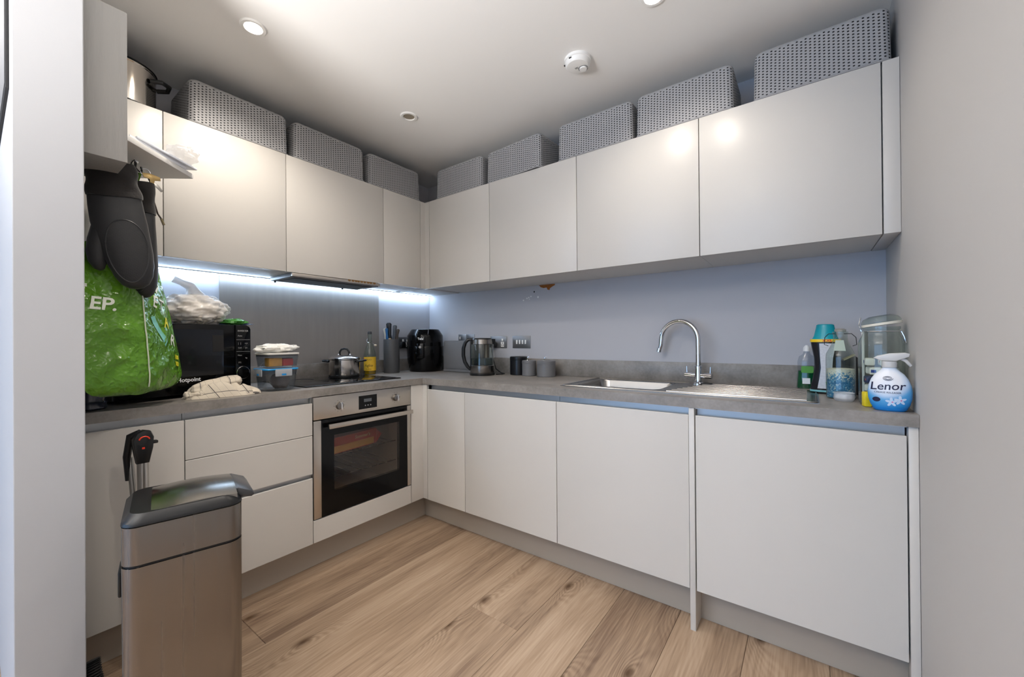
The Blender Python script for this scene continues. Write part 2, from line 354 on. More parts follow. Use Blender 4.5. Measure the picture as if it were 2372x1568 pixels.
# chipped patch and plaster scuffs on the wall under the wall units
ch = bmesh.new(); prism(ch, [(1.085, 1.508), (1.10, 1.494), (1.12, 1.487), (1.145, 1.489), (1.152, 1.474), (1.165, 1.470), (1.17, 1.482), (1.188, 1.492), (1.207, 1.500), (1.207, 1.508)], -0.0025, 0.0, axis='y')
part('chipped_patch', ch, pm('torn_plasterboard', (150, 92, 38), 0.9, var=(60, .35)), wb, 'torn brown patch of plasterboard')
sc = bmesh.new()
for x, z, s in ((0.985, 1.427, .006), (1.0, 1.432, .005), (1.018, 1.438, .006), (0.955, 1.415, .006), (1.075, 1.43, .007), (1.005, 1.42, .004)):
    lathe(sc, [(0, 0.002), (s * .6, .0015), (s, 0)], 8, M=Matrix.Translation((x, 0, z)) @ FACE_NEG_Y)
part('plaster_scuffs', sc, 'whiteplastic', wb, 'small white plaster scuffs')
part('nail_hole', lathe(bmesh.new(), [(0, .001), (.006, 0)], 8, M=Matrix.Translation((1.045, 0, 1.468)) @ FACE_NEG_Y), 'dark', wb, 'small dark nail hole')

# ------------------------------------------------------------------ fitted units
ZD0, ZD1, ZR, ZT = 0.160, 0.842, 0.872, 0.910          # door bottom, door top, underside of worktop, worktop top
FD = 0.600                                              # door face
def unit(name, label, cat, run, l0, group=None):
    return thing(name, label, cat, (0, l0, 0) if run == 'A' else (l0, 0, 0), R(90) if run == 'A' else 0.0, group)
def jdoor(x0, x1, z0, z1, yf=FD, t=0.02, pull=True):
    """slab front with a chamfered finger pull along the top edge"""
    bm = bmesh.new()
    poly = [(-yf, z0 + .001), (-yf, z1 - 0.003), (-yf + 0.003, z1), (-yf + 0.006, z1), (-yf + t, z1 - 0.016 if pull else z1), (-yf + t, z0)]
    poly[0] = (-yf, z0); prism(bm, poly, x0, x1, axis='x', bev=0.0012); return bm
G = 0.0016
# run A (left): 300 door unit, drawer unit, oven housing
A0, A1, A2, A3 = YL + 0.004, -1.790, -1.2925, -0.694
def base_body(t, w, z0=0.158, z1=ZR, rail=True, d=0.578):
    bm = bmesh.new(); bx(bm, 0.001, w - 0.001, -d + .0, -0.03, z0, ZD1 - 0.03)
    if rail: bx(bm, 0.001, w - 0.001, -d + 0.02, -0.03, ZD1 - 0.03, z1)
    part('carcass', bm, 'carc', t, smooth=False)
    if rail:
        r = bmesh.new(); prism(r, [(-0.597, z1 - 0.0005), (-0.597, z1 - .004), (-0.563, z1 - .004), (-0.563, ZD1 - 0.024), (-0.5785, ZD1 - 0.024), (-0.5785, ZD1 - 0.0275), (-0.559, ZD1 - 0.0275), (-0.559, z1 - .0005)], 0.001, w - .001, axis='x')
        part('finger_rail', r, 'rail', t, smooth=False)
t = unit('base_cabinet', 'narrow white base cabinet beside the partition, behind the steel bin', 'cabinet', 'A', A0)
w = A1 - A0; base_body(t, w); part('door', jdoor(G, w - G, ZD0, ZD1), 'door', t)
t = unit('drawer_unit', 'white three-drawer unit to the left of the oven', 'drawers', 'A', A1)
w = A2 - A1; base_body(t, w)
part('drawer', jdoor(G, w - G, 0.687, ZD1), 'door', t); part('drawer', jdoor(G, w - G, 0.5, 0.684, pull=False), 'door', t)
part('drawer', jdoor(G, w - G, ZD0, 0.479), 'door', t)
part('finger_rail', box(.001, w - .001, -.596, -.578, .4955, .499), 'rail', t, smooth=False)
part('finger_rail', box(.001, w - .001, -.5795, -.577, .455, .4955), 'rail', t, smooth=False)
t = unit('oven_housing', 'white oven housing panel under the built-in oven', 'cabinet', 'A', A2)
w = A3 - A2
bm = bmesh.new(); bx(bm, 0.0005, 0.008, -.575, -.03, .158, ZR); bx(bm, w - .008, w - .0005, -.575, -.03, .158, ZR); bx(bm, .008, w - .008, -.575, -.03, .158, .25); bx(bm, .008, w - .008, -.05, -.03, .25, ZR)
part('carcass', bm, 'carc', t, smooth=False); part('lower_panel', jdoor(G, w - G, ZD0, .268, pull=False), 'door', t)
# corner posts
bm = bmesh.new()
prism(bm, [(0.60, A3 + .0015), (0.60, -0.60), (0.638, -0.60), (0.638, -0.582), (0.582, -0.582), (0.582, A3 + .0015)], 0.16, ZR - .002, axis='z', bev=0.001)
solo('corner_post', bm, 'door', 'white corner post between the oven and the sink run', 'filler panel')
# run B (right)
B = [0.640, 0.955, 1.559, 2.160]
def doors_B(name, label, l0, l1, cuts):
    t = unit(name, label, 'cabinet', 'B', l0); w = l1 - l0; base_body(t, w)
    for a, b in zip(cuts, cuts[1:]): part('door', jdoor(a - l0 + G, b - l0 - G, ZD0, ZD1), 'door', t)
doors_B('base_cabinet', 'white base cabinet with a narrow and a wide door next to the inside corner', B[0], B[2], [B[0], B[1], B[2]])
doors_B('base_cabinet', 'white one-door base cabinet under the sink bowl and tap', B[2], B[3], [B[2], B[3]])
solo('end_panel', box(2.1605, 2.1805, -0.604, -0.03, 0, ZR - 0.001, bev=.001), 'door', 'slim white upright panel reaching the floor between sink cabinet and dishwasher', 'end panel')
t = unit('dishwasher', 'integrated dishwasher behind a plain wide white front, under the drainer', 'dishwasher', 'B', 2.1825)
w = 2.7805 - 2.1825; base_body(t, w); part('door', jdoor(G, w - G, ZD0 - .002, ZD1), 'door', t)
solo('filler_strip', box(2.783, W - 0.001, -0.600, -0.56, 0, ZR - .001, bev=.001), 'door', 'narrow white filler strip between dishwasher front and right wall', 'filler strip')
# plinths
PF = 0.508
solo('plinth_board', box(PF - .016, PF, A0, -PF + .016, 0.001, 0.157), 'plinth', 'grey plinth board under the oven and drawers', 'plinth', smooth=False)
solo('plinth_board', box(PF + .0005, 2.160, -PF, -PF + .016, 0.001, 0.157), 'plinth', 'long grey plinth board under the sink cabinets', 'plinth', smooth=False)
solo('plinth_board', box(2.1812, W - .001, -PF, -PF + .016, 0.001, 0.157), 'plinth', 'short grey plinth board under the dishwasher', 'plinth', smooth=False)
# worktop (L shaped, cut out for the sink bowl)
WF = 0.608; SX0, SX1, SY0, SY1 = 1.585, 2.005, -0.455, -0.125
xs = [0.001, WF, SX0, SX1, W - .001]; ys = [A0, -WF, SY0, SY1, -0.001]
bm = cells(bmesh.new(), xs, ys, lambda i, j: (i == 0) if j == 0 else not (i == 2 and j == 2), ZR, ZT)
wt = solo('worktop', bm, 'worktop', 'grey concrete-look L-shaped worktop', 'worktop', smooth=False)
solo('upstand', box(0.016, W - .001, -0.016, -0.001, ZT + .0003, 1.015, bev=.0015), 'worktop', 'grey upstand along the wall behind sink and kettle', 'upstand')
solo('upstand', box(0.001, 0.016, A0, -0.0015, ZT + .0003, 1.003, bev=.0015), 'worktop', 'grey upstand along the wall behind hob and microwave', 'upstand')
solo('splashback', box(0.001, 0.008, -1.487, -0.497, 1.004, 1.5065), 'splash', 'large smeared grey splashback panel behind the hob', 'splashback', smooth=False)

# wall units
U0, U1, UD = 1.5085, 2.1205, 0.357
def wall_unit(label, run, l0, l1, cuts, group=None):
    t = unit('wall_cabinet', label, 'cabinet', run, l0); w = l1 - l0
    part('carcass', box(.0006, w - .0006, -UD + .021, -.001, U0 + .001, U1 - .001), 'carc', t, smooth=False)
    for a, b in zip(cuts, cuts[1:]): part('door', box(a - l0 + G, b - l0 - G, -UD, -UD + .019, U0, U1, bev=.0012), 'door', t)
    return t
wall_unit('narrow white wall cabinet at the left end, below the steel stockpot', 'A', A0, -1.796, [A0, -1.796])
wall_unit('white wall cabinet above the microwave', 'A', -1.796, -1.30, [-1.796, -1.30])
hoodunit = wall_unit('white wall cabinet with the extractor hood in its base', 'A', -1.30, -0.704, [-1.30, -0.704])
wall_unit('narrow white wall cabinet between the hood and the inside corner', 'A', -0.704, -0.40, [-0.704, -0.40])
bm = bmesh.new(); prism(bm, [(UD, -0.399), (UD, -UD), (0.399, -UD), (0.399, -UD + .019), (UD - .019, -UD + .019), (UD - .019, -0.399)], U0, U1, axis='z', bev=.001)
solo('corner_post', bm, 'door', 'white corner post between the two rows of wall cabinets', 'filler panel')
solo('wall_cabinet', box(.001, UD - .02, -UD + .02, -.001, U0 + .001, U1 - .001), 'carc', 'blind corner box behind the upper corner post', 'cabinet')
bm = box(.001, UD - .02, -.3985, -UD + .019, U0 + .001, U1 - .001)
wall_unit('white wall cabinet just right of the inside corner, above the kettle', 'B', 0.40, 0.949, [0.40, 0.949])
wall_unit('white wall cabinet above the switch plate, second from the corner', 'B', 0.949, 1.553, [0.949, 1.553])
wall_unit('white wall cabinet above the sink bowl, third from the corner', 'B', 1.553, 2.157, [1.553, 2.157])
wall_unit('largest-looking white wall cabinet above the drainer, nearest the right wall', 'B', 2.157, 2.758, [2.157, 2.758])
solo('filler_strip', box(2.7605, W - .001, -UD, -.001, U0, U1, bev=.001), 'door', 'narrow white upper filler strip against the right wall', 'filler strip')
bm.free()
# extractor hood below its unit
t = thing('extractor_hood', 'slim grey extractor hood under the wall cabinet over the hob', 'hood', (0.0, -1.27, 1.487), R(90))
bm = bmesh.new(); prism(bm, [(-0.338, 0.006), (-0.332, 0.0), (-0.10, 0.0), (-0.09, 0.020), (-0.338, 0.020)], 0.0, 0.54, axis='x', bev=.001)
part('housing', bm, 'greymetal', t); part('grease_filter', box(.03, .51, -.31, -.13, -.003, 0.0005), pm('dark_mesh_filter', (52, 50, 48), .5, metal=.5, bump=(220, .6)), t)
part('slide_front', box(0, .54, -.352, -.339, .003, .0205, bev=.001), 'steel_h', t)
for x in (.02, .43): part('foot', lathe(bmesh.new(), [(0, -.008), (.006, -.008), (.006, .001), (0, .001)], 10, (x, -.105)), 'blackplastic', t)
rb = bmesh.new()
for k in range(9):
    x = .33 + k * .021 + random.uniform(-.004, .004); lathe(rb, [(0, .003), (.006 + random.random() * .004, .0015), (.010, 0)], 7, M=Matrix.Translation((x, -.3525, .020)) @ FACE_NEG_Y)
part('rust_stains', rb, pm('rust', (142, 104, 60), .9, var=(90, .4)), t, 'brown stains along the front edge')
# LED strip
t = thing('led_strip', 'bright cool-white LED strip under the left wall cabinets', 'light', (0.034, A0 + .01, 1.5), R(90))
part('channel', box(0, 2.07, -.008, .008, .004, .0082), 'rail', t, smooth=False)
led = pm('led_glow', (255, 255, 255), .5, emit=(196, 224, 255), es=42.0)
part('diffuser', box(0, 2.07, -.0055, .0055, -.001, .004), led, t, smooth=False)

# downlights
def downlight(x, y, lit, label):
    t = thing('downlight', label, 'light', (x, y, CEIL), 0, 'recessed ceiling downlights')
    part('bezel', lathe(bmesh.new(), [(.030, -.001), (.033, -.006), (.044, -.006), (.048, -.001), (.048, 0), (.03, 0)], 36), 'whiteplastic', t)
    m = pm('lit_lamp', (255, 255, 255), .4, emit=(255, 236, 210), es=60.0) if lit else pm('unlit_lamp', (150, 140, 124), .35)
    part('lamp_face', lathe(bmesh.new(), [(0, -.0015), (.03, -.0015), (.03, -.0005), (0, -.0005)], 28), m, t)
for i, (x, y) in enumerate(DL_ON):
    downlight(x, y, True, ('glowing ceiling downlight above the left cabinets', 'glowing ceiling downlight at the top edge, right of the smoke alarm', 'lit ceiling downlight behind the camera', 'added unseen living room downlight far behind', 'added unseen living room downlight near behind')[i])
for x, y in DL_OFF: downlight(x, y, False, 'unlit ceiling downlight near the inside corner')
# stand and bowl of the added uplighter, unseen behind the camera
t = thing('added_uplighter', 'added unseen steel uplighter that brightens the ceiling', 'lamp', (FILL_UPL.x, FILL_UPL.y, 0))
part('foot', lathe(bmesh.new(), [(0, .001), (.14, .001), (.14, .015), (.02, .025), (0, .025)], 32), 'steel_h', t)
part('pole', tube(bmesh.new(), [(0, 0, .02), (0, 0, FILL_UPL.z - .09)], .012, 12), 'steel_h', t)
part('bowl', lathe(bmesh.new(), [(0, FILL_UPL.z - .10), (.06, FILL_UPL.z - .09), (.15, FILL_UPL.z - .03), (.148, FILL_UPL.z - .028), (.06, FILL_UPL.z - .085), (0, FILL_UPL.z - .09)], 32), 'whiteplastic', t)
# smoke alarm
t = thing('smoke_alarm', 'round white smoke alarm on the ceiling', 'smoke alarm', (1.708, -0.638, CEIL))
part('body', lathe(bmesh.new(), [(0, -.036), (.03, -.036), (.048, -.033), (.055, -.025), (.056, -.014), (.060, -.012), (.060, 0), (0, 0)], 44), 'whiteplastic', t)
part('test_button', lathe(bmesh.new(), [(0, -.043), (.016, -.042), (.017, -.036), (0, -.036)], 24, (.018, .020)), 'whiteplastic', t)
part('button_ring', lathe(bmesh.new(), [(.017, -.0362), (.022, -.0368), (.022, -.035), (.017, -.035)], 24, (.018, .020)), 'greyprint', t)
vb = bmesh.new()
for a in (150, 205, 262): bx(vb, .0552 * math.cos(R(a)) - .006, .0552 * math.cos(R(a)) + .006, .0552 * math.sin(R(a)) - .003, .0552 * math.sin(R(a)) + .003, -.021, -.017)
part('vents', vb, 'dark', t, kind='stuff')
mk = bmesh.new()
for i in range(2):
    for j in range(3): bx(mk, -.012 + j * .005, -.0085 + j * .005, -.004 + i * .006, -.001 + i * .006, -.0366, -.0358)
part('logo', mk, 'dark', t, smooth=False)

# ------------------------------------------------------------------ built-in oven
t = unit('built_in_oven', 'stainless steel built-in oven with black glass door', 'oven', 'A', A2 + 0.0025)
ow = 0.592; ob, ot_ = 0.2735, 0.868
part('cavity_back', box(.06, ow - .06, -.07, -.065, .30, .72), pm('enamel_dark', (150, 142, 136), .45), t, smooth=False)
bm = bmesh.new(); bx(bm, .05, .06, -.568, -.065, .30, .73); bx(bm, ow - .06, ow - .05, -.568, -.065, .30, .73); bx(bm, .05, ow - .05, -.568, -.065, .295, .305); bx(bm, .05, ow - .05, -.568, -.065, .715, .725)
part('cavity_lining', bm, pm('enamel_grey', (168, 160, 154), .4), t, smooth=False)
part('control_panel', box(0, ow, -.602, -.575, .757, ot_, bev=.0015), 'steel_h', t)
part('display', box(.245, .357, -.6028, -.6015, .775, .847), 'blackgloss', t, smooth=False)
part('clock_window', box(.276, .323, -.6034, -.6026, .812, .829), pm('lcd_grey', (92, 96, 100), .3), t, smooth=False)
for k in range(3): part('touch_key', lathe(bmesh.new(), [(0, .0006), (.0035, 0)], 10, M=Matrix.Translation((.285 + k * .016, -.6028, .793)) @ FACE_NEG_Y), 'greyprint', t)
for x in (.135, .485):
    k = part('knob', lathe(bmesh.new(), [(0, .012), (.018, .012), (.020, .008), (.0205, 0), (0, 0)], 26, M=Matrix.Translation((x, -.602, .812)) @ FACE_NEG_Y), 'steel', t)
    part('grip', box(x - .004, x + .004, -.628, -.613, .793, .831, bev=.0015), 'chrome', k)
    d = bmesh.new()
    for a in range(0, 360, 36): bx(d, x + .029 * math.cos(R(a)) - .0012, x + .029 * math.cos(R(a)) + .0012, -.6026, -.6018, .812 + .029 * math.sin(R(a)) - .0012, .812 + .029 * math.sin(R(a)) + .0012)
    part('dial_marks', d, 'dark', t, kind='stuff', smooth=False)
part('vent_gap', box(.006, ow - .006, -.585, -.577, .74, .757), 'blackmatte', t, smooth=False)
dr = part('door_frame', box(0, .038, -.603, -.577, ob, .752, bev=.001), 'steel_h', t); part('door_frame', box(ow - .026, ow, -.603, -.577, ob, .752, bev=.001), 'steel_h', t)
# glass door: opaque black border round a tinted viewing pane
xs = [.038, .105, ow - .082, ow - .026]; zs = [ob, .385, .668, .752]
bm = cells(bmesh.new(), xs, zs, lambda i, j: not (i == 1 and j == 1), .577, .6025)
for v in bm.verts: v.co = Vector((v.co.x, -v.co.z, v.co.y))
part('door_glass', bm, 'blackgloss', t, smooth=False)
part('door_window', box(.105, ow - .082, -.6022, -.598, .385, .668), 'ovenglass', t, smooth=False)
h = part('door_handle', box(.062, ow - .010, -.640, -.628, .708, .731, bev=.002), 'steel_h', t)
part('handle_post', box(.075, .088, -.629, -.602, .711, .727), 'blackplastic', h); part('handle_post', box(ow - .045, ow - .032, -.629, -.602, .711, .727), 'blackplastic', h)
for z in (.43, .545):
    bm = bmesh.new()
    for k in range(9): tube(bm, [(.085 + k * .053, -.54, z), (.085 + k * .053, -.09, z)], .0022, 6)
    for y in (-.54, -.09): tube(bm, [(.065, y, z), (ow - .065, y, z)], .003, 6)
    part('oven_rack', bm, 'steel', t, kind='stuff')
# carton on the upper rack
c = thing('food_carton', 'red and yellow food carton inside the oven', 'carton', (.47, A2 + .27, .5485), R(97))
bm = box(-.16, .15, -.05, .05, 0, .085, bev=.001)
part('sleeve', bm, pm('red_card', (206, 62, 34), .5), c)
part('window_panel', box(-.15, .13, -.0512, -.0500, .004, .04), pm('crispbread_print', (226, 178, 92), .6, var=(60, .25)), c)
part('end_flap', prism(bmesh.new(), [(.1505, .004), (.1505, .081), (.19, .044)], -.05, .05, axis='y'), pm('red_card_flap', (198, 58, 34), .5), c)
lettering(c, "Sommer's", .026, (.05, -.0515, .062), mat=pm('cream_print', (248, 226, 170), .6), shear=.2)

# ------------------------------------------------------------------ hob, sink, tap
t = thing('induction_hob', 'black glass hob set into the worktop above the oven', 'hob', (.265, -.993, ZT), R(90))
part('glass_top', box(-.292, .292, -.252, .240, .0003, .006, bev=.0018), 'hobglass', t)
rg = bmesh.new()
for x, y, r in ((-.14, -.10, .095), (.14, -.10, .075), (-.14, .12, .075), (.14, .12, .095)):
    tube(rg, [(x + r * math.cos(2 * PI * k / 40), y + r * math.sin(2 * PI * k / 40), .0061) for k in range(40)], .0006, 4, closed=True)
part('zone_rings', rg, pm('ring_print', (70, 70, 72), .4), t, kind='stuff')
for k in range(6): part('touch_key', lathe(bmesh.new(), [(0, .0064), (.004, .0061)], 10, (-.10 + k * .04, -.225)), 'greyprint', t)

t = thing('sink', 'stainless steel sink with bowl on the left and ribbed drainer', 'sink', (0, 0, ZT))
SKX0, SKX1, SKY0, SKY1 = 1.54, 2.572, -.525, -.072
bx0, bx1, by0, by1 = 1.594, 1.996, -.446, -.134
out = rrect(SKX1 - SKX0, SKY1 - SKY0, .03, 6, (SKX0 + SKX1) / 2, (SKY0 + SKY1) / 2)
bm = cells(bmesh.new(), [SKX0, bx0, bx1, SKX1], [SKY0, by0, by1, SKY1], lambda i, j: not (i == 1 and j == 1), .0004, .003)
bmesh.ops.bevel(bm, geom=[e for e in bm.edges if e.is_boundary is False and abs(e.verts[0].co.z - e.verts[1].co.z) < 1e-6 and len(e.link_faces) == 2 and e.calc_face_angle(0) > 1], offset=.0012, segments=1, affect='EDGES')
part('rim', bm, 'sinksteel', t)
rings = []
for z, s in ((.0032, 0), (-.004, .004), (-.135, .012), (-.148, .024), (-.15, .045)):
    rings.append([(x, y, z) for x, y in rrect(bx1 - bx0 - 2 * s + .004, by1 - by0 - 2 * s + .004, max(.045 - s * .2, .02), 6, (bx0 + bx1) / 2, (by0 + by1) / 2)])
part('bowl', loft(bmesh.new(), rings, False, True), 'sinksteel', t)
part('drain', lathe(bmesh.new(), [(0, -.147), (.022, -.147), (.038, -.1475), (.04, -.1495)], 28, (1.795, -.29)), 'chrome', t)
part('overflow', lathe(bmesh.new(), [(0, .001), (.013, .001), (.014, 0)], 18, M=Matrix.Translation((1.66, by1 - .008, -.045)) @ FACE_NEG_Y), 'chrome', t)
bd = bmesh.new(); tube(bd, [(x, y, .0042) for x, y in rrect(SKX1 - SKX0 - .014, SKY1 - SKY0 - .014, .02, 6, (SKX0 + SKX1) / 2, (SKY0 + SKY1) / 2)], .0032, 6, closed=True)
part('raised_edge', bd, 'sinksteel', t)
for k in range(9):
    y = -.470 + k * .044; part('drainer_rib', tube(bmesh.new(), [(2.04 + .012 * k, y, .0028), (2.535, y, .0028)], .0075, 10), 'sinksteel', t)
t = thing('kitchen_tap', 'chrome swan-neck kitchen mixer tap behind the sink bowl', 'tap', (2.098, -.118, ZT), R(-12))
z0 = .0032
part('base', lathe(bmesh.new(), [(0, z0), (.027, z0), (.027, .010), (.019, .016), (.0175, .075), (.0165, .085), (0, .085)], 28), 'chrome', t)
arc = [(0, 0, .08), (0, 0, .15), (0, 0, .225)] + [(-.098 + .098 * math.cos(R(a)), 0, .225 + .098 * math.sin(R(a))) for a in range(12, 181, 12)] + [(-.1985, 0, .195), (-.206, 0, .178)]
part('swan_neck', tube(bmesh.new(), arc, .0125, 16), 'chrome', t)
part('spout_tip', tube(bmesh.new(), [(-.2055, 0, .182), (-.2105, 0, .163)], [.0135, .0145], 16), 'chrome', t)
part('collar', lathe(bmesh.new(), [(.0126, .082), (.018, .083), (.018, .094), (.0126, .097)], 24), 'chrome', t)
bar = tube(bmesh.new(), [(-.066, 0, .048), (-.030, 0, .048)], [.0135, .0135], 16); tube(bar, [(-.031, 0, .048), (.031, 0, .048)], .0115, 16); tube(bar, [(.030, 0, .048), (.066, 0, .048)], .0135, 16)
part('cross_body', bar, 'chrome', t)
for s in (-1, 1): part('lever', tube(bmesh.new(), [(s * .057, 0, .055), (s * .059, 0, .092)], [.0032, .0028], 10), 'chrome', t)
part('soap_tray', box(.02, .062, -.02, .02, z0, .012, bev=.002), 'blackplastic', t)

# ------------------------------------------------------------------ baskets on top of the wall units
def basket_mesh(w=.424, d=.30, h=.204, taper=.004):
    """perforated plastic weave: every slit is a real hole in the wall"""
    r = .028; nrow = 17; pitch = .0118
    def outline(inset):
        return rrect(w - 2 * inset, d - 2 * inset, r, 8)
    base = outline(0); L = [0]
    for a, b in zip(base, base[1:] + base[:1]): L.append(L[-1] + math.dist(a, b))
    ncol = 2 * int(L[-1] / .0142 / 2 + .5)
    def P(s, z, push=0.0):
        u = (s % 1.0) * L[-1]
        for i in range(len(base)):
            if L[i + 1] >= u - 1e-9: break
        f = (u - L[i]) / max(L[i + 1] - L[i], 1e-9); a, b = base[i], base[(i + 1) % len(base)]
        x, y = a[0] + (b[0] - a[0]) * f, a[1] + (b[1] - a[1]) * f
        k = taper * (z / h) + push
        if z > h - .022: q = (z - h + .022) / .022; k += .022 * (1 - math.sqrt(max(0, 1 - q * q))) * 0.8
        return (x * (1 - 2 * k / w), y * (1 - 2 * k / d), z)
    bm = bmesh.new(); cache = {}
    def V(i, z, push=0.0):
        key = (round((i % ncol) * 1000), round(z * 1e5), push)
        if key not in cache: cache[key] = bm.verts.new(P((i % ncol) / ncol, z, push))
        return cache[key]
    zr0 = .006
    for c in range(ncol):
        o = 0.0 if c % 2 else pitch / 2
        z = zr0 + o
        us = (c, c + .30, c + .74, c + 1)
        def q(a, b, z1, z2):
            try: bm.faces.new((V(a, z1), V(b, z1), V(b, z2), V(a, z2)))
            except ValueError: pass
        q(us[0], us[1], 0, zr0 + o) if False else None
        lev = [0.0]
        while z + pitch < h - .014:
            lev += [z + .004, z + .0086]; z += pitch
        lev.append(h)
        # solid strips left and right of the slits, bars between the slits
        zz = sorted(set(lev + [h - .022, h - .016, h - .010, h - .005, h - .002]))
        for a, b in ((us[0], us[1]), (us[2], us[3])):
            for z1, z2 in zip(zz, zz[1:]): q(a, b, z1, z2)
        holes = {(round(lev[k], 5), round(lev[k + 1], 5)) for k in range(1, len(lev) - 1, 2)}
        for z1, z2 in zip(zz, zz[1:]):
            if not any(a - 1e-5 <= z1 and z2 <= b + 1e-5 for a, b in holes): q(us[1], us[2], z1, z2)
    # top and an inner lining that closes the view through the slits
    top = [bm.verts.new((x * (1 - 2 * (taper + .0176) / w), y * (1 - 2 * (taper + .0176) / d), h)) for x, y in outline(0)]
    bm.faces.new(top)
    return bm
bk_mesh = to_mesh('weave', basket_mesh(), 'basket', True, 50)
ln = [[(x * s, y * s, z) for x, y in rrect(.424 - .012, .30 - .012, .024, 6)] for z, s in ((.001, 1), (.18, .94), (.19, .9))]
lin_mesh = to_mesh('shade_lining', loft(bmesh.new(), ln), pm('basket_inner_shade', (70, 70, 72), .7), True)  # blocks the view through the slits; dark colour stands in for inside shade
rim = bmesh.new(); tube(rim, [(x, y, .004) for x, y in rrect(.428, .304, .029, 6)], .0035, 6, closed=True)
rim_mesh = to_mesh('rim', rim, 'basket')
def basket(x, y, rz, label, sx=1.0):
    t = thing('storage_basket', label, 'basket', (x, y, U1 + .0012), rz, 'grey woven baskets on the wall cabinets')
    t.scale = (sx, 1, 1)
    part('weave', bk_mesh, None, t); part('shade_lining', lin_mesh, None, t); part('rim', rim_mesh, None, t)
FX = UD - .156
basket(FX, -1.494, R(90), 'grey woven basket next to the steel stockpot, largest on the left row')
basket(FX, -1.042, R(90), 'grey woven basket in the middle of the left row, above the hood')
basket(FX, -.593, R(90), 'grey woven basket on the left row nearest the inside corner', .97)
basket(.670, -FX, 0, 'grey woven basket on the right row nearest the inside corner')
basket(1.128, -FX - .002, R(-4), 'grey woven basket second from the corner on the right row, turned slightly')
basket(1.643, -FX, 0, 'grey woven basket in the middle of the right row of baskets')
basket(2.082, -FX, 0, 'grey woven basket fourth from the corner on the right row')
basket(2.577, -FX, 0, 'grey woven basket against the right wall, largest of all')
# stockpot at the far left
t = thing('stockpot', 'large shiny steel stockpot on the wall cabinet beside the grey box', 'pot', (.215, -1.915, U1 + .001), R(62))
part('body', lathe(bmesh.new(), [(0, .001), (.118, .001), (.124, .008), (.126, .165), (.129, .168), (.129, .172), (.124, .172), (.122, .01), (0, .006)], 48), pm('polished_steel', (214, 208, 200), .12, metal=1), t)
part('lid', lathe(bmesh.new(), [(.131, .172), (.131, .177), (.12, .185), (.06, .202), (0, .208)], 48), 'blackgloss', t)
part('base_band', lathe(bmesh.new(), [(.118, 0), (.1255, 0), (.1265, .012), (.118, .012)], 48), 'blackplastic', t)
for s in (-1, 1): part('handle', tube(bmesh.new(), [(s * .122, -.04, .13), (s * .16, -.035, .135), (s * .175, 0, .138), (s * .16, .035, .135), (s * .122, .04, .13)], .009, 10), 'blackplastic', t)

# ------------------------------------------------------------------ sockets and switches
def plate(name, label, cat, loc, rz, w, h=.086):
    t = thing(name, label, cat, loc, rz); bm = box(-w / 2, w / 2, -.005, -.0005, -h / 2, h / 2, bev=.0015)
    part('face_plate', bm, pm('brushed_nickel', (150, 148, 148), .36, metal=.9, rvar=(20, .05)), t); return t
def socket_face(t, x):
    part('rocker', box(x - .006, x + .006, -.0085, -.0048, .008, .024, bev=.001), 'whiteplastic', t)
    part('insert', box(x - .014, x + .014, -.0056, -.0049, -.034, .002), 'whiteplastic', t, smooth=False)
    for dx, dz, a, b in ((0, -.008, .002, .005), (-.007, -.022, .004, .0025), (.007, -.022, .004, .0025)): part('pin_hole', box(x + dx - a, x + dx + a, -.0060, -.0055, dz - b, dz + b), 'dark', t, smooth=False)
def plug(t, x, z=-.016):
    p = part('plug', prism(bmesh.new(), [(x - .022, z - .022), (x + .022, z - .022), (x + .022, z + .008), (x + .012, z + .022), (x - .012, z + .022), (x - .022, z + .008)], -.036, -.006, axis='y', bev=.003), 'blackplastic', t); return p
t = plate('wall_socket', 'metal double socket with a black plug, right of the kettle', 'socket', (.735, 0, 1.127), 0, .15)
socket_face(t, -.037); socket_face(t, .037); plug(t, -.037)
t = plate('switch_plate', 'metal four-gang switch plate above the canisters', 'switch', (.937, 0, 1.127), 0, .15)
for k in range(4): part('rocker', box(-.043 + k * .0245, -.031 + k * .0245, -.008, -.0048, -.014, .014, bev=.001), 'whiteplastic', t)
t = plate('switch_plate', 'left small metal fused switch plate above the bread bin', 'switch', (.377, 0, 1.145), 0, .082); part('rocker', box(-.028, -.018, -.008, -.0048, .004, .026, bev=.001), 'whiteplastic', t)
t = plate('switch_plate', 'right small metal switch plate above the bread bin', 'switch', (.463, 0, 1.145), 0, .082); part('rocker', box(.006, .016, -.008, -.0048, .008, .022, bev=.001), 'greyprint', t)
t = plate('wall_socket', 'metal socket with black plug between knife block and air fryer', 'socket', (0, -.275, 1.127), R(90), .15); socket_face(t, .037); plug(t, -.02); part('rocker', box(-.01, .002, -.0085, -.0048, .01, .026), 'whiteplastic', t)

# ------------------------------------------------------------------ worktop items, corner and right run
def hn(c, amp, f, seed): return mnoise.noise(Vector(c) * f + Vector((seed, seed * 1.7, -seed))) * amp
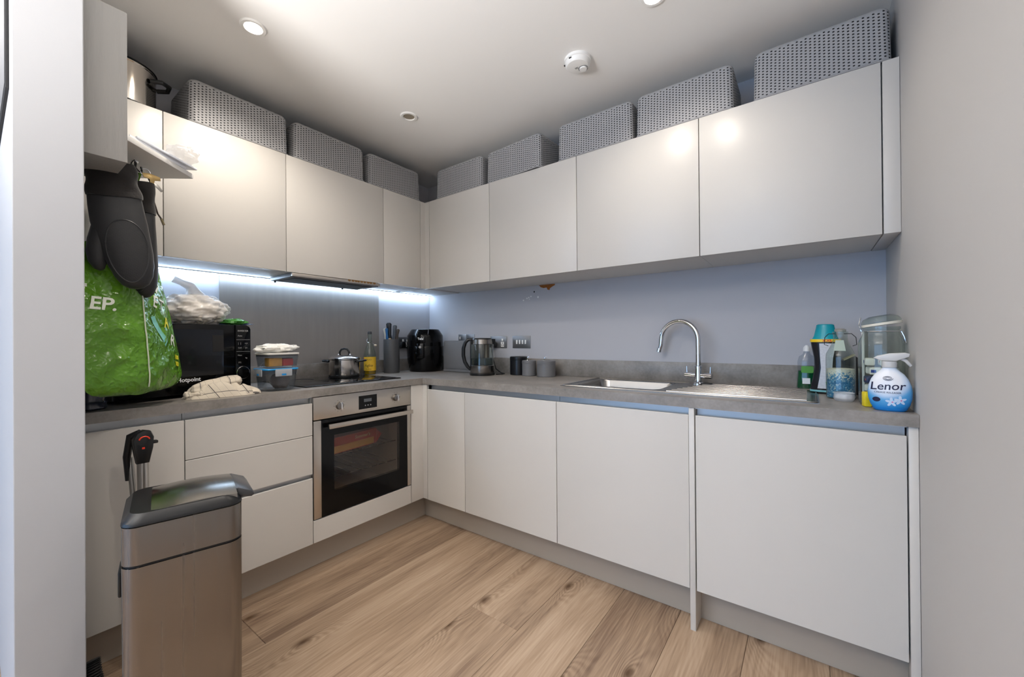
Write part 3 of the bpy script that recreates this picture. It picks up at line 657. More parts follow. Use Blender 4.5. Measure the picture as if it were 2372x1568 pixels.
# knife block with five knives
KX, KY = .095, -.452
t = thing('knife_block', 'tall round dark grey knife block beside the oil bottle', 'knife block', (KX, KY, ZT))
part('body', lathe(bmesh.new(), [(0, .0005), (.054, .0005), (.056, .004), (.056, .240), (.054, .244), (.050, .244), (.050, .10), (0, .10)], 40), 'darkgrey', t)
part('bristles', lathe(bmesh.new(), [(0, .236), (.049, .236), (.049, .105), (0, .105)], 24), pm('black_bristles', (16, 16, 17), .9, bump=(300, 1)), t)
def knife(dx, dy, hgt, lean, col, label, wd=.011, r=R(37)):
    k = thing('kitchen_knife', label, 'knife', (KX + dx, KY + dy, ZT + .238), r)
    wd *= 1.15; prof = [(wd * .75, 0), (wd, .012), (wd * .8, .04), (wd * .95, hgt * .7), (wd * 1.1, hgt * .92), (wd * .7, hgt), (0, hgt + .002)]
    bm = lathe(bmesh.new(), [(0, 0)] + prof, 14, sy=.62); bmesh.ops.transform(bm, matrix=Matrix.Rotation(lean, 4, 'Y'), verts=bm.verts)
    part('handle', bm, pm('knife_handle_' + col[0], col[1], .35), k)
    b = box(-.006, .006, -.0012, .0012, -.10, .002); bmesh.ops.transform(b, matrix=Matrix.Rotation(lean, 4, 'Y'), verts=b.verts); part('blade', b, 'chrome', k, smooth=False)
knife(-.008, -.012, .125, R(-2), ('black', (16, 22, 30)), 'largest black-handled knife at the back of the block', .016)
knife(.016, .010, .108, R(4), ('slate', (74, 80, 88)), 'slate grey knife handle leaning right', .012)
knife(-.030, -.024, .085, R(-7), ('cream', (206, 200, 186)), 'pale cream knife handle on the left of the block', .010)
knife(-.004, -.034, .085, R(-3), ('blue', (34, 96, 150)), 'blue knife handle beside the cream one', .009)
knife(.034, .016, .08, R(9), ('brown', (60, 52, 48)), 'dark brown knife handle on the right of the block', .011)
part('bolster', box(-.012, .012, -.03, -.012, .236, .252, bev=.003), pm('pale_wood', (214, 186, 150), .5), t)
# air fryer
t = thing('air_fryer', 'glossy black rounded air fryer in the corner', 'air fryer', (.178, -.205, ZT), R(35))
part('body', lathe(bmesh.new(), [(0, .002), (.116, .002), (.121, .008), (.131, .12), (.1345, .20), (.1345, .268), (.131, .275), (.106, .313), (.10, .317), (0, .317)], 56), 'blackgloss', t)
part('basket_drawer', lathe(bmesh.new(), [(.1302, .06), (.1365, .12), (.1388, .186), (.137, .19)], 56), 'blackgloss', t)
hb = bmesh.new(); bx(hb, -.027, .027, -.160, -.128, .10, .215, bev=.01); part('handle', hb, 'blackgloss', t)
pn = bmesh.new(); bx(pn, -.033, .033, -.143, -.120, .215, .268, bev=.004); part('display_panel', pn, 'blackgloss', t)
part('release_button', lathe(bmesh.new(), [(0, .004), (.009, .004), (.010, 0)], 18, M=Matrix.Translation((0, -.160, .185)) @ FACE_NEG_Y), 'greyprint', t)
lettering(t, 'Tefal', .022, (0, -.1436, .245), bold=.0004)
for s in (-.028, .052): part('chrome_accent', tube(bmesh.new(), [(s, -.131, .276), (s * .93, -.103, .314)], .0018, 6), 'chrome', t)
# bread bin
t = thing('bread_bin', 'plain grey metal bread bin behind the kettle', 'bread bin', (.478, -.112, ZT), 0)
bm = bmesh.new(); prism(bm, rrect(.29, .228, .018, 6, 0, .116), -.052, .085, axis='y', bev=.003); part('body', bm, 'greymetal', t)
part('front_panel', prism(bmesh.new(), rrect(.262, .190, .010, 5, 0, .120), -.0545, -.0515, axis='y', bev=.001), 'greymetal', t); part('base_lip', box(-.14, .14, -.060, -.05, .002, .016, bev=.002), 'greymetal', t)
# kettle
t = thing('glass_kettle', 'glass and steel electric kettle with black handle', 'kettle', (.79, -.25, ZT), R(37))
part('power_base', lathe(bmesh.new(), [(0, .0006), (.083, .0006), (.084, .014), (.078, .018), (0, .018)], 40), 'blackplastic', t)
part('steel_base', lathe(bmesh.new(), [(0, .018), (.079, .018), (.080, .024), (.080, .064), (.077, .067), (0, .067)], 40), 'steel', t)
part('glass_wall', lathe(bmesh.new(), [(.0765, .067), (.0765, .20), (.071, .213)], 44), 'glass', t)
part('water', lathe(bmesh.new(), [(0, .0675), (.074, .0675), (.074, .112), (0, .112)], 40), 'water', t)
part('steel_collar', lathe(bmesh.new(), [(.071, .205), (.0735, .207), (.070, .236), (.066, .238), (.066, .206)], 40), 'steel', t)
part('lid', lathe(bmesh.new(), [(.067, .236), (.062, .245), (0, .248)], 36), 'blackplastic', t)
part('filter', tube(bmesh.new(), [(.03, 0, .115), (.03, 0, .205)], .019, 18), pm('bronze_mesh', (110, 96, 84), .4, metal=.7), t)
part('spout', prism(bmesh.new(), [(.06, -.02), (.088, 0), (.06, .02)], .205, .240, axis='z', bev=.002), 'blackplastic', t)
hd = [(-.066, 0, .238), (-.092, 0, .236), (-.112, 0, .218), (-.124, 0, .18), (-.125, 0, .13), (-.116, 0, .088), (-.096, 0, .054), (-.076, 0, .036)]
part('handle', tube(bmesh.new(), hd, [.010, .012, .0125, .0125, .0125, .0125, .012, .010], 12), 'blackplastic', t)
part('handle_strip', box(-.080, -.074, -.012, .012, .06, .238), 'blackplastic', t)
solo('kettle_cord', tube(bmesh.new(), [(.700, -.037, 1.096), (.706, -.045, 1.06), (.725, -.05, 1.0), (.765, -.075, .94), (.83, -.10, .9165), (.88, -.125, .9155), (.895, -.165, .9155), (.875, -.21, .9155)], .0035, 8), 'blackplastic', 'black kettle power cord hanging from the double socket', 'cord')
# three canisters
def canister(x, y, r, h, mat, label, lid=True):
    t = thing('canister', label, 'canister', (x, y, ZT), R(30), 'canisters beside the kettle')
    part('body', lathe(bmesh.new(), [(0, .0006), (r - .002, .0006), (r, .003), (r, h * .8), (r - .001, h * .805), (0, h * .8)], 40), mat, t)
    part('lid', lathe(bmesh.new(), [(0, h * .806), (r + .001, h * .806), (r + .0015, h * .82), (r + .0005, h - .003), (r - .004, h), (0, h)], 40), mat, t)
    if lid:
        part('hook_knob', tube(bmesh.new(), [(-.012, 0, h), (-.012, 0, h + .012), (-.006, 0, h + .022), (.003, 0, h + .023), (.009, 0, h + .014)], .0022, 8), 'chrome', t); part('knob_base', lathe(bmesh.new(), [(0, h + .003), (.008, h + .002), (.009, h)], 14, (-.012, 0)), 'chrome', t)
canister(.980, -.098, .058, .122, pm('black_enamel', (20, 21, 24), .3), 'tall black canister, leftmost of the three', False)
canister(1.089, -.135, .045, .100, 'greymetal', 'small grey canister with hook lid, middle of the three')
canister(1.212, -.125, .058, .100, 'greymetal', 'wide grey canister with hook lid, rightmost of the three')

# ------------------------------------------------------------------ items on the left worktop
def ell(cx, cy, a, b, z, n=28, rot=0.0, sq=2.0):
    """superellipse ring"""
    out = []
    for k in range(n):
        t_ = 2 * PI * k / n; c, s = math.cos(t_), math.sin(t_)
        x = a * math.copysign(abs(c) ** (2 / sq), c); y = b * math.copysign(abs(s) ** (2 / sq), s)
        out.append((cx + x * math.cos(rot) - y * math.sin(rot), cy + x * math.sin(rot) + y * math.cos(rot), z))
    return out
def tree_of(o): return BVHTree.FromPolygons([v.co.copy() for v in o.data.vertices], [tuple(p.vertices) for p in o.data.polygons])

# microwave
MR = Vector((.36, -1.478)); ML = Vector((.46, -1.968)); md = (MR - ML).normalized(); mc = (MR + ML) / 2
t = thing('microwave', 'black microwave oven behind the green shopping bag', 'microwave', (mc.x, mc.y, ZT), math.atan2(md.y, md.x))
mw_, mh = .250, .314
part('body', box(-mw_, mw_, .012, .335, .012, mh, bev=.006), 'blackplastic', t)
part('door', box(-mw_, .178, -.012, .0115, .014, mh - .001, bev=.004), 'blackgloss', t)
part('door_window', box(-.225, .128, -.0128, -.0118, .088, mh - .025), pm('microwave_window', (20, 19, 18), .12, coat=.4), t, smooth=False)
part('screen', box(.082, .128, -.0134, -.0127, .19, mh - .05), pm('microwave_screen', (38, 36, 33), .2), t, smooth=False)
bm = bmesh.new(); prism(bm, [(.180, .014), (mw_, .014), (mw_, mh - .020), (mw_ - .006, mh - .008), (mw_ - .020, mh - .001), (.180, mh - .001)], -.013, .0115, axis='y', bev=.002)
part('control_panel', bm, 'blackgloss', t)
part('dial', lathe(bmesh.new(), [(0, .009), (.026, .009), (.028, .006), (.028, 0), (0, 0)], 32, M=Matrix.Translation((.2125, -.013, .088)) @ FACE_NEG_Y), 'blackgloss', t)
part('dial_ring', tube(bmesh.new(), [(.2125 + .0285 * math.cos(2 * PI * k / 36), -.0165, .088 + .0285 * math.sin(2 * PI * k / 36)) for k in range(36)], .0022, 6, closed=True), 'chrome', t)
for z in (.243, .187): part('divider_line', box(.184, .246, -.0136, -.0129, z, z + .0012), 'greyprint', t, smooth=False)
for s, x, z, sz in (('INVERTER', .214, .285, .011), ('Auto', .200, .262, .010), ('|  |', .198, .226, .013), ('>|<', .229, .226, .010), ('Grill', .199, .205, .009), ('Jet', .229, .205, .009), ('Mem', .199, .170, .009), ('kg', .229, .157, .009), ('(+)', .199, .137, .010), ('<>', .2125, .034, .010)):
    lettering(t, s, sz, (x, -.0134, z), 'greyprint')
lettering(t, 'Hotpoint', .024, (-.010, -.0126, .0735), 'whiteprint', bold=.0004)
for x in (-.2, .2):
    for y in (.05, .29): part('foot', lathe(bmesh.new(), [(0, .0005), (.014, .0005), (.016, .013), (0, .013)], 14, (x, y)), 'blackmatte', t)
MWT = ZT + mh
# white carrier bag and salad bag on top of the microwave
def blob(a, b, h, seed, n=40, m=20, amp=.12, f=9, flat=.25):
    bm = bmesh.new(); rings = []
    for j in range(m + 1):
        ph = -PI / 2 + PI * j / m; z = math.sin(ph); r = max(math.cos(ph), 0) ** .7
        rr = []
        for k in range(n):
            t_ = 2 * PI * k / n; p = Vector((r * math.cos(t_), r * math.sin(t_), z))
            d = 1 + amp * mnoise.noise(p * 2.2 + Vector((seed, 0, 0))) + amp * .6 * mnoise.noise(p * 6 + Vector((0, seed, 0)))
            d += amp * .5 * abs(mnoise.noise(Vector((math.cos(t_) * 3, math.sin(t_) * 3, seed)))) * (1 if z > 0 else 0)
            q = p * d; zz = max(q.z, -.92) if z < 0 else q.z
            rr.append((q.x * a, q.y * b, (zz + .92) * h / 1.92))
        rings.append(rr)
    return loft(bm, rings)
t = thing('plastic_bag', 'tied white plastic carrier bag on top of the microwave', 'plastic bag', (.25, -1.665, MWT + .0008), R(80))
bag = part('bag', blob(.125, .10, .135, 3.1, 90, 44, amp=.22), 'bagfilm', t, angle=75)
tl = [(.005, 0, .115), (.0, .01, .15), (-.012, .01, .178), (-.045, .0, .192), (-.072, 0, .205)]
part('twisted_handles', tube(bmesh.new(), tl, [.055, .03, .02, .013, .015], 12), 'bagfilm', t, angle=75)
part('contents', blob(.108, .085, .105, 5.2, 60, 30, amp=.15), pm('pale_bread_rolls', (236, 224, 208), .6, var=(12, .08)), t, angle=25)
t = thing('salad_packet', 'small green and white salad packet on the right of the microwave top', 'packet', (.292, -1.520, MWT + .0008), R(75))
part('wrapper', blob(.052, .032, .030, 7.7, 28, 12, amp=.3), pm('leaf_print', (74, 138, 62), .3, var=(40, .45)), t, angle=20)
part('crimped_edge', blob(.066, .012, .012, 1.7, 28, 10, amp=.4), pm('navy_wrapper', (44, 60, 92), .3, var=(30, .5)), t, angle=20)

# tea towel
def towel_mat():
    m = bpy.data.materials.new('striped_linen'); n, l = nodes(m); b = n['Principled BSDF']; b.inputs['Roughness'].default_value = .9; b.inputs['Sheen Weight'].default_value = .2
    tc = n.new('ShaderNodeTexCoord'); uv = n.new('ShaderNodeSeparateXYZ'); l.new(tc.outputs['UV'], uv.inputs[0]); prev = None
    for ax, per, w in ((0, .115, .016), (0, .0285, .012), (1, .16, .014)):
        a = n.new('ShaderNodeMath'); a.operation = 'MODULO'; a.inputs[1].default_value = per; l.new(uv.outputs[ax], a.inputs[0])
        c = n.new('ShaderNodeMath'); c.operation = 'LESS_THAN'; c.inputs[1].default_value = per * w * 2; l.new(a.outputs[0], c.inputs[0])
        if prev is None: prev = c
        else:
            s = n.new('ShaderNodeMath'); s.operation = 'MAXIMUM'; l.new(prev.outputs[0], s.inputs[0]); l.new(c.outputs[0], s.inputs[1]); prev = s
    mx = n.new('ShaderNodeMix'); mx.data_type = 'RGBA'; mx.inputs[6].default_value = rgb(208, 196, 178); mx.inputs[7].default_value = rgb(96, 90, 86); l.new(prev.outputs[0], mx.inputs[0]); l.new(mx.outputs[2], b.inputs['Base Color'])
    nz = n.new('ShaderNodeTexNoise'); nz.inputs['Scale'].default_value = 420; l.new(tc.outputs['Object'], nz.inputs[0]); bp = n.new('ShaderNodeBump'); bp.inputs['Strength'].default_value = .4; bp.inputs['Distance'].default_value = .001
    l.new(nz.outputs[0], bp.inputs['Height']); l.new(bp.outputs[0], b.inputs['Normal']); return m
MT['towel'] = towel_mat()
def heap(a, b, H, seed, nu=96, nv=48):
    """crumpled cloth: a folded heap with soft ridges, its hem tucked under at the edge"""
    bm = bmesh.new(); uvl = bm.loops.layers.uv.new('UVMap'); rows = []
    for j in range(nv + 1):
        r = j / nv; row = []
        for k in range(nu):
            th = 2 * PI * k / nu; c, s_ = math.cos(th), math.sin(th)
            edge = 1 + .16 * mnoise.noise(Vector((c * 1.4, s_ * 1.4, seed))) + .10 * mnoise.noise(Vector((c * 4, s_ * 4, seed + 3)))
            x, y = a * edge * r * math.copysign(abs(c) ** .8, c), b * edge * r * math.copysign(abs(s_) ** .8, s_)
            w1 = mnoise.noise(Vector((x * 9, y * 9, seed))) * .05; u = x * .55 + y * .83 + w1; v = x * .9 - y * .35 + w1
            rid = abs(math.sin(u * 55)) ** .7 * .030 + abs(math.sin(v * 27 + 1.2)) ** .8 * .022
            prof = (1 - r ** 5); lump = .62 + .5 * math.exp(-((x - .045) / .05) ** 2 - ((y - .012) / .03) ** 2) - .25 * math.exp(-((x - .105) / .04) ** 2) + .3 * mnoise.noise(Vector((x * 14, y * 22, seed + 7)))
            z = max(.0, prof) * (H * lump + rid) + .006 * (1 - r ** 8) + (hn((x, y, 0), .004, 70, seed) * prof)
            row.append((bm.verts.new((x, y, max(z, .0008))), (x * 1.0 + .6 + z * .6, y + .5 + z * 1.4)))
        rows.append(row)
    for p, q in zip(rows[1:], rows[2:]):
        for k in range(nu):
            k2 = (k + 1) % nu; f = bm.faces.new((p[k][0], p[k2][0], q[k2][0], q[k][0]))
            for lp, (vv, uv) in zip(f.loops, (p[k], p[k2], q[k2], q[k])): lp[uvl].uv = uv
    f = bm.faces.new([q[0] for q in rows[1]])
    for lp, (vv, uv) in zip(f.loops, rows[1]): lp[uvl].uv = uv
    for v in [q[0] for q in rows[0]]: bm.verts.remove(v)
    return bm
t = thing('tea_towel', 'crumpled beige checked tea towel in front of the microwave', 'tea towel', (.500, -1.632, ZT), R(84))
part('cloth', heap(.128, .056, .012, 2.6), 'towel', t, angle=80)
def flap(pts, th, seed, n=20):
    """flat folded corner of the cloth with a rounded fold"""
    bm = bmesh.new(); uvl = bm.loops.layers.uv.new('UVMap'); A_, B_, C_, D_ = [Vector(p) for p in pts]; G_ = []
    for i in range(n + 1):
        row = []
        for j in range(n + 1):
            u, v = i / n, j / n; p = A_.lerp(B_, u).lerp(D_.lerp(C_, u), v); p.z += th * (1 - (2 * v - 1) ** 4) * .8 + hn(p, .007, 26, seed) * (1 - v); p.z = max(p.z, .001)
            row.append((bm.verts.new(p), (p.x + .61, p.y + .52)))
        G_.append(row)
    for p, q in zip(G_, G_[1:]):
        for k in range(n):
            f = bm.faces.new((p[k][0], p[k + 1][0], q[k + 1][0], q[k][0]))
            for lp, (vv, uv) in zip(f.loops, (p[k], p[k + 1], q[k + 1], q[k])): lp[uvl].uv = uv
    r = bmesh.ops.extrude_face_region(bm, geom=bm.faces[:]); bmesh.ops.translate(bm, vec=(0, 0, -.004), verts=[v for v in r['geom'] if isinstance(v, bmesh.types.BMVert)])
    for v in bm.verts: v.co.z = max(v.co.z, .0006)
    return bm
def roll(path, ra, rb, seed, n=40, m=36):
    """loosely rolled fold of the cloth with lengthwise pleats"""
    bm = bmesh.new(); uvl = bm.loops.layers.uv.new('UVMap'); P = [Vector(p) for p in path]; G_ = []
    for i in range(n + 1):
        s_ = i / n * (len(P) - 1); k = min(int(s_), len(P) - 2); c = P[k].lerp(P[k + 1], s_ - k); f = i / n; en = min(1, (math.sin(PI * min(max(f, .0), 1)) * 3.2) ** .5 + .12)
        row = []
        for j in range(m):
            a = 2 * PI * j / m; pl = 1 + .13 * math.sin(3 * a + 5 * f + seed) + .06 * math.sin(7 * a - 9 * f)
            q = c + Vector((hn((f, a, 0), .004, 4, seed), ra * en * pl * math.cos(a), rb * en * pl * math.sin(a))); q.z = max(q.z, .001)
            row.append((bm.verts.new(q), (f * .22 + .3, j / m * .2)))
        G_.append(row)
    for p, q in zip(G_, G_[1:]):
        for k in range(m):
            k2 = (k + 1) % m; fc = bm.faces.new((p[k][0], p[k2][0], q[k2][0], q[k][0]))
            for lp, (vv, uv) in zip(fc.loops, (p[k], p[k2], q[k2], q[k])): lp[uvl].uv = uv
    bm.faces.new([q[0] for q in G_[0]][::-1]); bm.faces.new([q[0] for q in G_[-1]]); return bm
part('rolled_fold', roll([(-.115, -.004, .026), (-.06, .010, .040), (.01, .020, .054), (.075, .026, .062)], .036, .026, 1.3), 'towel', t, angle=80)
part('tucked_fold', roll([(-.135, -.010, .014), (-.10, -.020, .016), (-.07, -.026, .014)], .020, .015, 3.7), 'towel', t, angle=80)
part('folded_corner', flap([(.02, -.060, .004), (.136, -.034, .004), (.110, .02, .026), (.035, .0, .040)], .012, 5.5), 'towel', t, angle=80)

# food containers
TX, TY = .466, -1.400
def tub(bm, s0, s1, z0, z1, r=.022, th=.002):
    rings = [[(x, y, z) for x, y in rrect(s, s, r, 6)] for s, z in ((s0 - .02, z0), (s0, z0 + .006), (s1, z1), (s1 - 2 * th, z1), (s0 - 2 * th, z0 + .008))]
    return loft(bm, rings)
t = thing('clip_lid_container', 'clear food container with blue clip lid, lower of the two', 'container', (TX, TY, ZT), R(0))
part('tub', tub(bmesh.new(), .128, .144, .0006, .098), 'clearplastic', t)
part('lid', prism(bmesh.new(), rrect(.150, .150, .024, 6), .0985, .106, axis='z', bev=.002), pm('clear_lid', (206, 222, 236), .3, trans=.3), t)
part('blue_seal', tube(bmesh.new(), [(x, y, .1025) for x, y in rrect(.149, .149, .024, 6)], .0042, 8, closed=True), pm('bright_blue_plastic', (36, 146, 214), .35), t)
for k in range(4):
    cb = bmesh.new(); bx(cb, -.038, .038, -.081, -.0765, .070, .104, bev=.003); bmesh.ops.transform(cb, matrix=Matrix.Rotation(R(90 * k), 4, 'Z'), verts=cb.verts)
    c_ = part('clip', cb, 'frost', t); pb = box(-.010, .010, -.0822, -.0812, .074, .082, bev=.0003); bmesh.ops.transform(pb, matrix=Matrix.Rotation(R(90 * k), 4, 'Z'), verts=pb.verts); part('clip_button', pb, MT['bright_blue'] if 'bright_blue' in MT else pm('blue_button', (30, 140, 210), .35), c_)
solo('biscuit_bag', blob(.046, .042, .07, 2.9, 26, 14, amp=.15), pm('brown_pack', (84, 72, 66), .4, var=(20, .3)), 'dark brown pack inside the lower container', 'packet', (TX + .012, TY + .012, ZT + .0095), R(20))
Z2 = ZT + .1072
t = thing('grey_lid_container', 'clear food container with grey-white lid stacked on the blue-lidded one', 'container', (TX + .002, TY + .004, Z2), R(2))
part('tub', tub(bmesh.new(), .132, .144, .0006, .056, .018), 'clearplastic', t)
part('seal', prism(bmesh.new(), rrect(.142, .142, .018, 6), .0562, .064, axis='z'), 'darkgrey', t)
part('lid', prism(bmesh.new(), rrect(.150, .150, .020, 6), .0642, .0722, axis='z', bev=.0015), pm('pale_grey_lid', (216, 212, 206), .4), t)
wf_ = bmesh.new()
for i in range(3): bx(wf_, -.026 + i * .018, -.011 + i * .018, -.028, .030, 0, .040, bev=.003)
solo('waffle_stack', wf_, pm('golden_waffle', (214, 150, 62), .6, var=(70, .3)), 'golden waffles inside the grey-lidded container', 'waffles', (TX + .03, TY - .026, Z2 + .009), R(0), kind='stuff')
solo('red_snack_bar', box(-.012, .012, -.028, .028, 0, .036, bev=.006), pm('red_foil', (196, 48, 48), .25, var=(40, .3)), 'red wrapped snack bar beside the waffles', 'snack', (TX + .034, TY + .034, Z2 + .009), R(14))
solo('pink_snack_bar', box(-.010, .010, -.026, .026, 0, .037, bev=.006), pm('crimson_foil', (150, 44, 60), .25, var=(40, .35)), 'crimson and cream wrapped snack bar at the container end', 'snack', (TX + .004, TY + .038, Z2 + .009), R(6))
t = thing('paper_packet', 'crumpled white paper packet on top of the stacked containers', 'packet', (TX, TY, Z2 + .073), R(88))
part('paper', blob(.085, .05, .040, 9.3, 40, 14, amp=.34), pm('white_paper', (238, 236, 230), .6), t, angle=22)
part('red_corner', prism(bmesh.new(), [(0, .028), (.022, .026), (.016, .040), (.002, .042)], .01, .016, axis='y'), pm('red_print', (212, 62, 48), .5), t)
t = thing('paper_roll_end', 'small white rolled paper twist resting behind the containers', 'paper twist', (.362, -1.300, ZT + .001), R(30))
part('stand', tube(bmesh.new(), [(0, 0, .0), (0, 0, .088)], .006, 8), 'whiteplastic', t); part('twist', blob(.020, .020, .036, 4.4, 18, 10, amp=.3), 'whiteplastic', t, loc=(0, 0, .075), angle=22)
# saucepan on the hob
t = thing('saucepan', 'steel saucepan with glass lid on the back of the hob', 'saucepan', (.158, -.86, ZT + .0064), R(37))
part('body', lathe(bmesh.new(), [(0, .0008), (.082, .0008), (.088, .006), (.092, .02), (.092, .108), (.096, .112), (.096, .115), (.090, .115), (.0885, .02), (0, .006)], 48), pm('pan_steel', (196, 190, 184), .16, metal=1), t)
part('base_disc', lathe(bmesh.new(), [(.0825, .0005), (.0915, .0005), (.0925, .012), (.086, .014)], 48), 'blackplastic', t)
part('lid', lathe(bmesh.new(), [(.0955, .1155), (.0955, .119), (.085, .127), (.05, .139), (0, .143), ], 48), 'chrome', t)
lh = part('lid_handle', tube(bmesh.new(), [(-.030, 0, .139), (-.029, 0, .158), (-.018, 0, .174), (0, 0, .178), (.018, 0, .174), (.029, 0, .158), (.030, 0, .139)], .0062, 10), 'blackplastic', t)
for s in (-1, 1):
    part('side_handle', tube(bmesh.new(), [(s * .088, -.032, .098), (s * .125, -.028, .102), (s * .135, 0, .103), (s * .125, .028, .102), (s * .088, .032, .098)], .0065, 10), 'blackplastic', t)
    part('lid_stud', lathe(bmesh.new(), [(0, .147), (.006, .145), (.008, .138)], 12, (s * .036, 0)), 'chrome', t)
# oil bottle
t = thing('oil_bottle', 'swing-top glass oil bottle with yellow label behind the hob', 'bottle', (.088, -.628, ZT), R(37))
prof = [(0, .0006), (.036, .0006), (.040, .005), (.040, .135), (.038, .152), (.028, .185), (.0165, .222), (.0135, .245), (.0135, .268), (.0155, .270), (.0155, .280), (.011, .281)]
part('glass', lathe(bmesh.new(), prof, 32), 'glass', t)
part('oil', lathe(bmesh.new(), [(0, .004), (.0375, .004), (.0375, .120), (0, .120)], 28), pm('golden_oil', (176, 134, 24), .15, trans=.35), t)
part('label', lathe(bmesh.new(), [(.0404, .028), (.0404, .122)], 32), pm('yellow_label', (226, 182, 52), .5, var=(30, .12)), t, smooth=True)
part('label_seal', lathe(bmesh.new(), [(0, .0006), (.008, 0)], 16, M=Matrix.Translation((-.024, -.0335, .104)) @ FACE_NEG_Y), pm('orange_seal', (204, 96, 28), .5), t)
for s, z, sz in (('OLIO', .104, .016), ('Aglio', .064, .026), ('e olive', .040, .013)):
    tb_ = text_bm(s, sz, Matrix.Translation((.004, -.06, z)) @ FACE_NEG_Y, extrude=.0)
    for v in tb_.verts: v.co.y = -math.sqrt(max(.0410 ** 2 - v.co.x ** 2, 1e-6))
    part('lettering', tb_, pm('dark_green_ink', (62, 60, 26), .6), t, smooth=False)
part('stopper', lathe(bmesh.new(), [(0, .281), (.013, .281), (.0145, .286), (.012, .298), (0, .300)], 20), 'darkgrey', t)
part('wire_clip', tube(bmesh.new(), [(-.016, 0, .250), (-.020, -.006, .232), (-.012, -.016, .222), (.012, -.018, .222), (.030, -.014, .212), (.040, -.010, .205)], .0013, 6), 'chrome', t)
part('ceramic_cap', blob(.010, .010, .014, 1.1, 14, 8, amp=.02), pm('cream_ceramic', (232, 214, 190), .3), t, loc=(.042, -.010, .196))
# dark wrapped pack at the far left end of the worktop
t = thing('bottle_pack', 'dark plastic-wrapped bottle at the far left end of the worktop', 'bottle', (.52, -2.035, ZT), R(0))
part('wrap', lathe(bmesh.new(), [(0, .0006), (.040, .0006), (.044, .006), (.043, .02), (.045, .026), (.042, .034), (.044, .042), (.041, .052), (.043, .06), (.036, .072), (.018, .085), (.016, .098), (0, .099)], 28), pm('dark_blue_pet', (40, 44, 58), .12, coat=.5, var=(25, .3)), t)

# ------------------------------------------------------------------ things hanging on the left
t = thing('wall_box', 'grey painted box cupboard fixed to the left partition', 'cupboard', (.78, YL, 1.684), 0)
part('carcass', box(-.12, .12, .001, .100, 0, .452, bev=.002), 'greypaint', t)
t = thing('corner_shelf', 'white angled shelf board beside the grey box cupboard', 'shelf', (.5, YL, 1.775), 0)
bm = bmesh.new(); prism(bm, [(.345, .1035), (.133, .332), (-.06, .175), (-.10, .001), (.155, .001), (.155, .1035)], 0, .018, axis='z', bev=.001); part('board', bm, 'carc', t)
t = thing('letters', 'white envelopes in clear film lying on the angled shelf', 'letters', (.5, YL, 1.7935), 0)
part('envelope', prism(bmesh.new(), [(.315, .120), (.160, .305), (.06, .24), (.21, .112)], 0.0005, .012, axis='z', bev=.001), pm('envelope_paper', (236, 238, 244), .6), t)
part('envelope', prism(bmesh.new(), [(.300, .140), (.150, .340), (.06, .26), (.20, .12)], .0125, .020, axis='z', bev=.001), pm('envelope_white', (228, 232, 240), .6), t)
part('window_edge', prism(bmesh.new(), [(.283, .155), (.165, .318), (.160, .314), (.279, .151)], .0201, .0212, axis='z'), 'dark', t)
part('film_sleeve', blob(.075, .045, .052, 6.1, 30, 12, amp=.25), 'film', t, loc=(.175, .285, .018), angle=25)
# hook rack with keys
HK = Vector((.662, -1.940, 1.7745))
t = thing('cup_hook', 'dark chrome cup hook under the angled shelf', 'hook', HK)
part('screw_plate', lathe(bmesh.new(), [(0, -.004), (.009, -.003), (.010, .0002), (0, .0002)], 14), 'chrome', t)
part('hook', tube(bmesh.new(), [(0, 0, -.002), (0, 0, -.020), (.004, .008, -.032), (.012, .014, -.038), (.022, .014, -.034), (.026, .010, -.022)], .0028, 8), pm('dark_chrome', (90, 88, 88), .2, metal=1), t)
t = thing('key_bunch', 'brass keys hanging from the hook behind the mitts', 'keys', (HK.x + .018, HK.y + .014, HK.z - .040), R(90))
part('key', prism(bmesh.new(), [(0, 0), (.020, .004), (.048, -.002), (.050, -.014), (.034, -.018), (.030, -.036), (.022, -.036), (.020, -.016), (.004, -.014)], -.004, -.001, axis='y', bev=.0006), pm('brass', (186, 158, 106), .35, metal=.8), t)
part('key', prism(bmesh.new(), [(.030, -.02), (.046, -.03), (.058, -.048), (.052, -.052), (.040, -.04), (.028, -.032)], .001, .004, axis='y', bev=.0006), pm('steel_key', (180, 176, 168), .3, metal=1), t)
part('ring', tube(bmesh.new(), [(.010 + .013 * math.cos(2 * PI * k / 20), 0, .004 + .013 * math.sin(2 * PI * k / 20)) for k in range(20)], .0014, 6, closed=True), 'chrome', t)
part('cord_loop', tube(bmesh.new(), [(.012, .0, .0), (.026, .006, -.03), (.034, .010, -.09), (.044, .010, -.13), (.056, .012, -.148)], .0026, 6), pm('dark_cord', (60, 50, 44), .8), t)
part('toggle', tube(bmesh.new(), [(.054, .012, -.145), (.062, .013, -.166)], .0042, 8), pm('olive_toggle', (122, 110, 80), .6), t)
